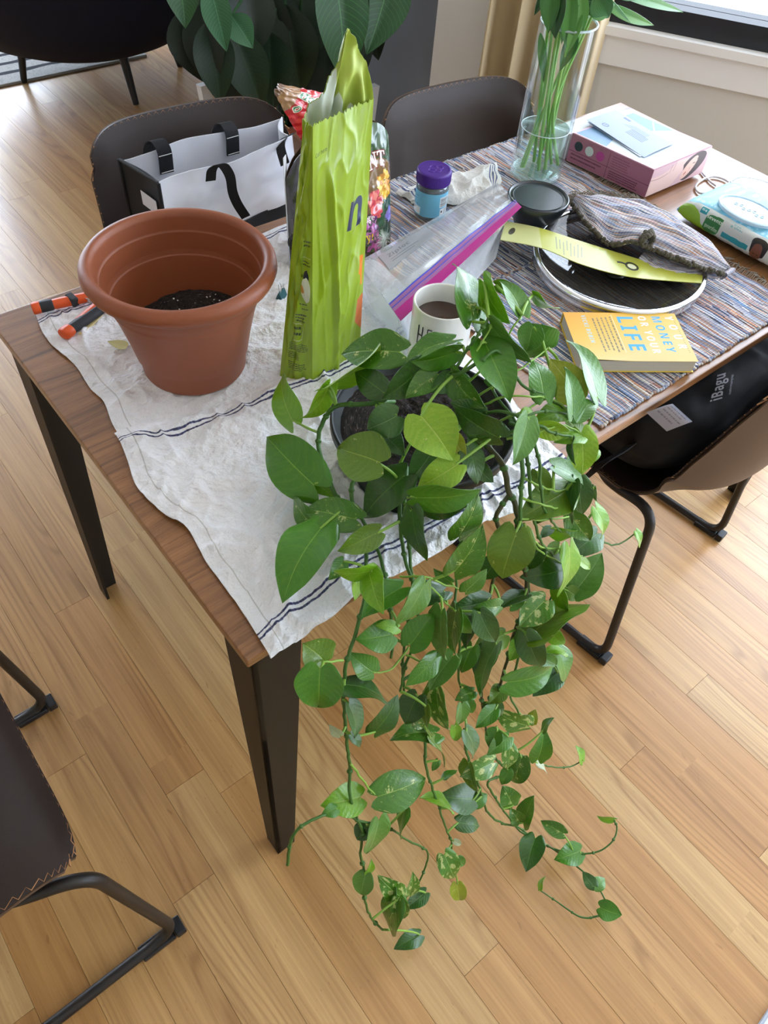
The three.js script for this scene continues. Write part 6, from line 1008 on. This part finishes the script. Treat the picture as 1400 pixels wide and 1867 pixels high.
  // leaves: base px, tip px, width px, lift towards the camera, kind
  const LV = [
    [727, 642, 616, 640, 70, 0.03, 'v'], [596, 702, 701, 642, 30, 0.03, 'l'], [600, 703, 552, 770, 32, 0.03, 'l'], [534, 766, 503, 680, 42, 0.03, 'b'], [574, 882, 474, 793, 96, 0.03, 'm'], [572, 876, 488, 874, 34, 0.005, 'b'], [692, 846, 612, 812, 94, 0.03, 'o'], [768, 758, 824, 838, 94, 0.035, 'l'], [722, 757, 668, 785, 62, 0.02, 't'], [700, 714, 642, 677, 50, 0.01, 'd'], [772, 668, 700, 730, 52, 0.02, 'd'], [797, 684, 738, 722, 44, 0.02, 'v'], [792, 818, 745, 878, 54, 0.0, 't'], [832, 846, 762, 892, 58, 0.03, 'l'], [735, 868, 655, 946, 74, 0.0, 'd'], [824, 622, 734, 660, 32, 0.03, 'v'], [832, 642, 752, 664, 38, 0.04, 'm'],
    [860, 586, 841, 470, 46, 0.05, 'v'], [868, 560, 842, 578, 34, 0.045, 'w'], [882, 515, 921, 592, 36, 0.06, 'b'], [884, 548, 898, 587, 20, 0.05, 'b'], [950, 572, 916, 506, 36, 0.06, 'g'], [905, 520, 948, 528, 22, 0.03, 'o'], [972, 538, 1017, 570, 9, 0.05, 'b'], [894, 592, 963, 671, 44, 0.06, 'g'], [886, 626, 931, 727, 66, 0.07, 'm'], [972, 596, 958, 642, 46, 0.03, 'g'], [999, 634, 964, 595, 66, 0.05, 'g'], [993, 724, 974, 650, 42, 0.07, 'm'], [1050, 722, 1004, 656, 62, 0.05, 'y'], [1042, 756, 1038, 667, 28, 0.09, 'm'], [1088, 724, 1045, 612, 32, 0.08, 'g'], [1046, 760, 1090, 726, 40, 0.08, 'g'], [1034, 750, 976, 768, 36, 0.06, 'b'], [954, 758, 972, 748, 26, 0.06, 'b'], [963, 766, 940, 846, 46, 0.07, 'g'], [985, 778, 1042, 794, 34, 0.05, 'l'], [1058, 790, 1066, 870, 52, 0.08, 'l'], [1060, 795, 1014, 802, 30, 0.085, 'b'], [1044, 802, 1044, 848, 10, 0.08, 't'], [1060, 834, 1028, 852, 40, 0.04, 'm'], [1072, 836, 1097, 821, 22, 0.06, 'b'], [910, 796, 824, 750, 50, 0.03, 'd'], [878, 752, 822, 736, 36, 0.02, 't'], [826, 684, 881, 748, 42, 0.03, 'v'], [824, 690, 786, 714, 38, 0.02, 't'], [826, 795, 848, 838, 28, 0.02, 'y'], [850, 812, 876, 882, 42, 0.02, 'd'], [1058, 800, 1032, 760, 24, 0.05, 'o'], [1010, 700, 1038, 730, 30, 0.03, 'l'], [1030, 690, 1010, 745, 26, 0.03, 'b'],
    [648, 946, 550, 922, 58, 0.03, 'v'], [574, 957, 526, 908, 36, 0.02, 'v'], [584, 964, 512, 1090, 86, 0.04, 'm'], [688, 972, 618, 1006, 46, 0.04, 'o'], [626, 1024, 600, 1056, 30, 0.01, 'v'], [672, 1042, 692, 1117, 44, 0.05, 'b'], [676, 1040, 611, 1050, 22, 0.055, 'b'], [648, 1052, 650, 1094, 18, 0.03, 'l'], [732, 1074, 657, 1120, 52, 0.02, 'm'], [714, 1158, 652, 1164, 58, 0.03, 'm'], [725, 1144, 688, 1139, 24, 0.04, 'b'], [772, 1066, 731, 1147, 38, 0.05, 'g'], [808, 1078, 735, 1106, 42, 0.0, 'd'], [747, 1174, 792, 1119, 54, 0.04, 'm'], [760, 906, 878, 905, 50, 0.035, 'm'], [757, 916, 852, 932, 40, 0.02, 'd'], [750, 932, 770, 1027, 42, 0.03, 'd'], [590, 1206, 554, 1174, 68, 0.01, 'o'], [586, 1219, 577, 1296, 86, 0.035, 'm'], [680, 1225, 640, 1192, 46, 0.03, 'm'], [628, 1250, 714, 1273, 38, 0.02, 'd'], [793, 1200, 745, 1254, 38, 0.04, 'm'], [826, 1197, 780, 1258, 44, 0.05, 'g'], [806, 1118, 803, 1206, 32, 0.06, 'g'], [831, 1116, 824, 1204, 34, 0.05, 'v'],
    [838, 978, 876, 908, 40, 0.03, 'v'], [940, 971, 916, 1061, 82, 0.04, 'o'], [828, 1040, 884, 964, 56, 0.05, 'v'], [868, 974, 842, 1008, 28, 0.01, 'p'], [1034, 893, 950, 942, 68, 0.03, 'o'], [1044, 880, 1033, 956, 26, 0.06, 't'], [1054, 877, 1064, 941, 46, 0.07, 't'], [1043, 940, 1077, 990, 44, 0.06, 'v'], [1084, 888, 1086, 916, 10, 0.04, 'g'], [1086, 928, 1104, 982, 20, 0.04, 'b'], [1087, 972, 1042, 1014, 50, 0.03, 't'], [1044, 973, 990, 967, 20, 0.06, 'b'], [1004, 964, 984, 980, 18, 0.01, 'd'], [1020, 996, 992, 1032, 34, 0.0, 'o'], [1036, 1033, 958, 1056, 58, 0.05, 'd'], [1037, 999, 1030, 1092, 28, 0.07, 'b'], [1048, 1078, 1098, 1008, 56, 0.04, 'g'], [1054, 1020, 1079, 1038, 18, 0.05, 'l'], [1016, 1072, 1032, 1118, 24, 0.04, 'b'], [1036, 1078, 1058, 1090, 28, 0.03, 'o'], [968, 1158, 1069, 1085, 50, 0.06, 'o'], [994, 1096, 948, 1142, 56, 0.04, 'w'], [956, 1086, 906, 1108, 30, 0.02, 'd'], [888, 1096, 827, 1108, 44, 0.01, 'd'], [850, 1078, 887, 1043, 30, 0.05, 'g'], [911, 1104, 866, 1112, 30, 0.04, 'v'], [876, 1118, 904, 1175, 46, 0.05, 't'], [870, 1116, 842, 1183, 28, 0.02, 'd'], [832, 1122, 858, 1160, 30, 0.02, 'm'], [918, 1156, 868, 1182, 44, 0.01, 'o'], [893, 1178, 866, 1238, 42, 0.02, 'd'], [905, 1178, 865, 1268, 40, 0.05, 'g'], [950, 1164, 928, 1206, 28, 0.03, 'b'], [958, 1158, 986, 1224, 48, 0.06, 't'], [1028, 1188, 994, 1184, 18, 0.05, 'b'], [1018, 1188, 1036, 1246, 30, 0.03, 'g'], [992, 1198, 1016, 1214, 28, 0.05, 'g'], [926, 1242, 1016, 1222, 44, 0.055, 'm'], [1016, 1226, 974, 1266, 42, 0.03, 't'], [863, 1260, 832, 1276, 26, 0.04, 'v'], [854, 1278, 862, 1302, 22, 0.02, 'm'], [798, 1258, 811, 1336, 42, 0.05, 'w'], [916, 1256, 892, 1282, 32, 0.01, 'o'], [890, 1280, 920, 1305, 30, 0.0, 'd'], [905, 1020, 880, 1060, 40, -0.01, 'd'], [985, 1000, 960, 1040, 34, -0.01, 'd'], [1000, 910, 975, 955, 40, -0.01, 'o'], [930, 1105, 960, 1075, 30, 0.0, 'm'], [1000, 1150, 1030, 1180, 26, 0.01, 'b'], [860, 1180, 840, 1230, 36, 0.0, 'm'], [820, 1060, 790, 1040, 20, 0.01, 'g'],
    [636, 1284, 653, 1348, 30, 0.03, 't'], [640, 1340, 659, 1363, 18, 0.03, 'd'], [620, 1341, 600, 1325, 15, 0.02, 'p'], [684, 1334, 728, 1272, 34, 0.03, 'd'], [762, 1270, 737, 1322, 50, 0.02, 'd'], [756, 1312, 772, 1330, 22, 0.03, 'w'], [794, 1336, 716, 1340, 42, 0.03, 'v'], [776, 1288, 778, 1346, 11, 0.06, 'o'], [784, 1345, 818, 1394, 13, 0.05, 'o'], [842, 1284, 838, 1324, 22, 0.04, 'g'], [829, 1324, 833, 1354, 20, 0.03, 'b'], [850, 1334, 869, 1384, 28, 0.05, 't'], [798, 1387, 788, 1406, 13, 0.03, 'm'], [810, 1418, 833, 1402, 11, 0.03, 'm'], [688, 1450, 781, 1420, 66, 0.05, 'v'], [656, 1455, 588, 1466, 56, 0.02, 'b'], [613, 1474, 588, 1485, 24, 0.03, 'm'], [739, 1474, 721, 1531, 20, 0.04, 'm'], [690, 1496, 674, 1564, 32, 0.04, 'g'], [668, 1506, 650, 1532, 32, 0.02, 'd'], [862, 1458, 802, 1450, 50, 0.03, 'd'], [835, 1500, 878, 1506, 30, 0.03, 'd'], [862, 1466, 889, 1446, 26, 0.02, 'm'], [818, 1473, 770, 1449, 18, 0.05, 'b'], [668, 1594, 655, 1634, 36, 0.04, 'g'], [670, 1592, 679, 1570, 12, 0.04, 'b'], [732, 1634, 692, 1604, 34, 0.03, 'w'], [722, 1640, 705, 1713, 40, 0.04, 'v'], [727, 1639, 736, 1680, 30, 0.05, 'w'], [745, 1630, 756, 1594, 20, 0.02, 'w'], [775, 1628, 739, 1656, 26, 0.03, 'd'], [764, 1704, 721, 1729, 28, 0.02, 'd'], [810, 1560, 833, 1606, 38, 0.04, 'w'], [835, 1564, 846, 1580, 18, 0.03, 'g'], [834, 1611, 838, 1646, 27, 0.02, 'y'], [828, 1533, 842, 1541, 11, 0.04, 'p'],
    [964, 1322, 904, 1304, 38, 0.04, 'w'], [966, 1318, 975, 1295, 22, 0.03, 'y'], [902, 1294, 868, 1326, 30, 0.03, 'm'], [906, 1334, 889, 1362, 32, 0.02, 'm'], [926, 1344, 890, 1374, 30, 0.05, 'g'], [928, 1364, 928, 1407, 26, 0.05, 'w'], [898, 1390, 843, 1419, 34, 0.05, 'w'], [856, 1394, 866, 1449, 24, 0.02, 'o'], [951, 1382, 934, 1431, 42, 0.04, 'v'], [926, 1404, 914, 1433, 22, 0.03, 'm'], [936, 1468, 918, 1438, 38, 0.04, 'v'], [954, 1500, 967, 1452, 28, 0.04, 'm'], [946, 1498, 931, 1474, 26, 0.03, 'v'], [980, 1384, 996, 1333, 34, 0.05, 'm'], [990, 1332, 1006, 1307, 12, 0.05, 'g'], [980, 1392, 1000, 1408, 7, 0.04, 'p'], [976, 1529, 959, 1588, 40, 0.03, 'd'], [1026, 1520, 986, 1496, 24, 0.05, 'v'], [1057, 1552, 1013, 1566, 36, 0.02, 'm'], [1084, 1616, 1062, 1590, 20, 0.04, 't'], [1084, 1617, 1103, 1600, 22, 0.04, 'g'], [1095, 1654, 1134, 1669, 30, 0.02, 'm'], [1119, 1494, 1089, 1490, 10, 0.06, 'b'], [1062, 1388, 1054, 1361, 13, 0.06, 'b'], [984, 1621, 991, 1596, 7, 0.01, 'b'], [1160, 970, 1170, 999, 13, 0.05, 'b'],
    [760, 790, 800, 770, 40, -0.005, 'd'], [700, 790, 735, 830, 46, -0.01, 't'], [850, 700, 800, 690, 40, 0.0, 'm'], [890, 690, 930, 700, 30, 0.02, 'm'], [870, 850, 900, 880, 30, 0.0, 'd'], [560, 870, 610, 905, 36, 0.0, 'b'], [1010, 850, 1070, 880, 34, 0.02, 'g'], [980, 860, 1000, 905, 34, 0.01, 'o']];
  LV.forEach(([bx, by, tx, ty, w, dd, k], i) => {
    const B = plantAt(bx, by, dd + 0.006), T = plantAt(tx, ty, dd + 0.010 + 0.006 * n2(i * 3.3, 2)); const m = B.distanceTo(CAM) / FOCAL;
    const zb = B.clone().sub(CAM).dot(FWD), zt = T.clone().sub(CAM).dot(FWD), lat = Math.hypot(tx - bx, ty - by) * zb / FOCAL, zc = clamp(zt, zb - 0.55 * lat, zb + 0.45 * lat);
    T.sub(CAM).multiplyScalar(zc / zt).add(CAM); if (T.y < 0.012) T.y = 0.012; const L = B.distanceTo(T);

    const want = Math.max(w * m, 0.62 * L), roll = Math.acos(clamp(w * m / want, 0.15, 1)) * (rnd() < 0.5 ? -1 : 1) + rr(-0.12, 0.12);
    const leaf = wpart(t, 'leaf', pothosLeaf(B, T, want * 1.04, roll, rr(0.0, 0.07), i * 1.3), LM[k]);
    let best = null, bd = 1e9; for (const [x, y, p] of nodes) { const d = p.distanceTo(B) + 0.25 * Math.max(0, B.y - p.y - 0.03); if (d < bd) { bd = d; best = p; } }
    if (bd < 0.16 && bd > 0.004) {
      const Y = T.clone().sub(B).normalize(), mid = best.clone().lerp(B, 0.5).add(V(0, 0.10 * bd, 0.06 * bd)).addScaledVector(Y, -0.12 * bd);
      wpart(leaf, 'leaf_stalk', polytube(new THREE.QuadraticBezierCurve3(best, mid, B).getPoints(12), (q) => lerp(0.0019, 0.0015, q), 6), petM);
    }
  });
}
function projectPx(p) { const v = p.clone().sub(CAM), z = v.dot(FWD); return { x: IW / 2 + FOCAL * v.dot(RIGHT) / z, y: IH / 2 - FOCAL * v.dot(UP) / z }; }

scene.traverse((o) => { if (o.isLight && o.shadow) o.castShadow = true; });
renderer.render(scene, camera);
